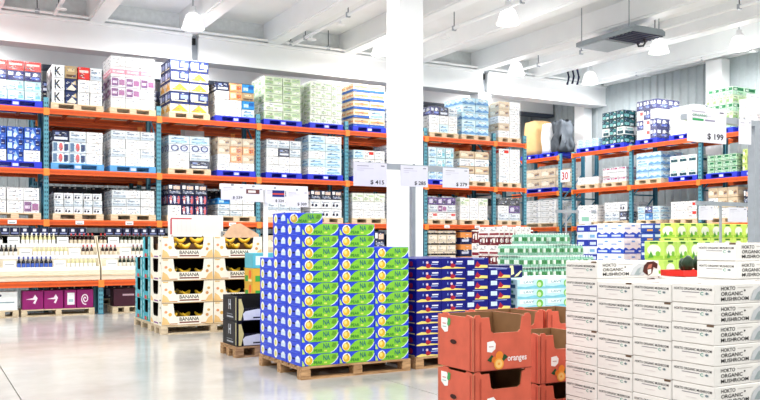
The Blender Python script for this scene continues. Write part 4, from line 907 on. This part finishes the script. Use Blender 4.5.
# stand at the big column
Y1 = 10.72; xp = ratio(412.5) * Y1; zb = zof(170.5, zcam(xp, Y1))
stand('grey sign stand with crossbar in front of the big column', xp, Y1, zb, ratio(352) * Y1, ratio(467) * Y1)
sgn(352, 385, Y1, 163, 186.5, 'white price sign reading 415 left of the big column', '$ 415')
sgn(399, 426, Y1, 166, 187, 'white price sign reading 285 in front of the big column', '$ 285')
sgn(441, 467, Y1, 168.5, 188, 'white price sign reading 279 right of the big column', '$ 279')
# stand over the pears
Y2 = 12.3; xp = ratio(265.5) * Y2; zb = zof(190.5, zcam(xp, Y2))
stand('white sign stand between banana crates and pear stack', xp, Y2, zb, ratio(220) * Y2, ratio(307) * Y2, WHITE, .03)
sgn(220, 243, Y2, 186, 200, 'leftmost white sign on the stand between bananas and pears', '$ 239')
sgn(243, 262, Y2, 187.5, 202, 'white sign with small maroon picture beside the pears', None, [R(.1, .55, .8, .85, '#6a3a3a'), R(.2, .62, .6, .78, '#f0e4e0')])
sgn(264, 284, Y2, 189, 203.5, 'white sign with blue and red picture above the pears', '$ 224', [R(.35, .45, .95, .9, '#1f2a78'), R(.35, .6, .95, .7, '#d84a3a')])
sgn(285, 307, Y2, 191, 207, 'rightmost white sign on the stand above the pears', '$ 309')
# card standing behind the bananas
Y3 = 14.995; x0, x1 = ratio(168) * Y3, ratio(223) * Y3; zc = zcam((x0 + x1)/2, Y3)
o = thing('notice_board', 'white notice board with red bracket above the banana crates', 'sign', ((x0 + x1)/2, Y3, 1.7))
w = (x1 - x0)/2; h = zof(215, zc) - 1.7
m = MB(); m.box(-w, -.006, 0, w, .006, h, WHITE); m.obj('panel', o)
m = MB(); paint(m, 'f', (2*w, .012, h), [R(.05, .80, .42, .85, '#c81e3c'), R(.04, .1, .065, .8, '#c81e3c')] + [R(.16 + .08 * k, .2, .163 + .08 * k, .76, '#c8d4e0') for k in range(5)], .001); m.obj('red_print', o)
m = MB(); m.box(w * .92, -.02, -1.7, w * .92 + .04, .02, .1, GREY); m.box(-w * .2, .006, .02, w * .95, .02, .05, GREY); m.obj('support_post', o)
# right stand with the big sign
Y4 = 7.8; xp = ratio(754) * Y4; zc = zcam(xp, Y4); zb = zof(127, zc)
stand('thick grey sign stand at the right edge', xp, Y4, zb, ratio(684) * Y4, xp + .6, STEEL, .06)
sgn(684.5, 723, Y4 - .03, 108, 143, 'large white price sign reading 199 on the grey stand', '$ 199', [T('ORGANIC', .12, .72, .5, .79, '#1a8a4a'), R(.12, .6, .4, .66, '#2aa05a'), R(.44, .61, .7, .65, '#8a86a0')])
sgn(736, 748, Y4 - .03, 120, 144.5, 'narrow blank white sign under the right stand bar', None)
sgn(744, 775, Y4 + .13, 96, 114, 'white sign fixed above the bar at the right edge', None)
# two thin stands in front of the right rack
Y5 = 16.8; xp = ratio(601) * Y5
Y6 = 11.3; xp = ratio(720.5) * Y6; zb = zof(206, zcam(xp, Y6)); stand('thin pale sign stand before the white cartons with red print', xp, Y6, zb, ratio(696) * Y6, ratio(752) * Y6, STEEL, .02)
sgn(697, 711, Y6 + .008, 206, 220, 'small blank white sign left on the thin pale stand', None)
sgn(726, 745, Y6 + .008, 207.5, 222, 'small blank white sign right on the thin pale stand', None)
Y7 = 18.4; xp = ratio(566) * Y7; zb = zof(213, zcam(xp, Y7)); stand('thin grey sign stand in the aisle before the corner rack', xp, Y7, zb, ratio(556) * Y7, ratio(596) * Y7, STEEL, .022)
sgn(578, 590, Y7 + .01, 210, 224, 'small white sign on the thin stand before corner rack', None, [R(.2, .2, .8, .5, '#8fc4b0')])
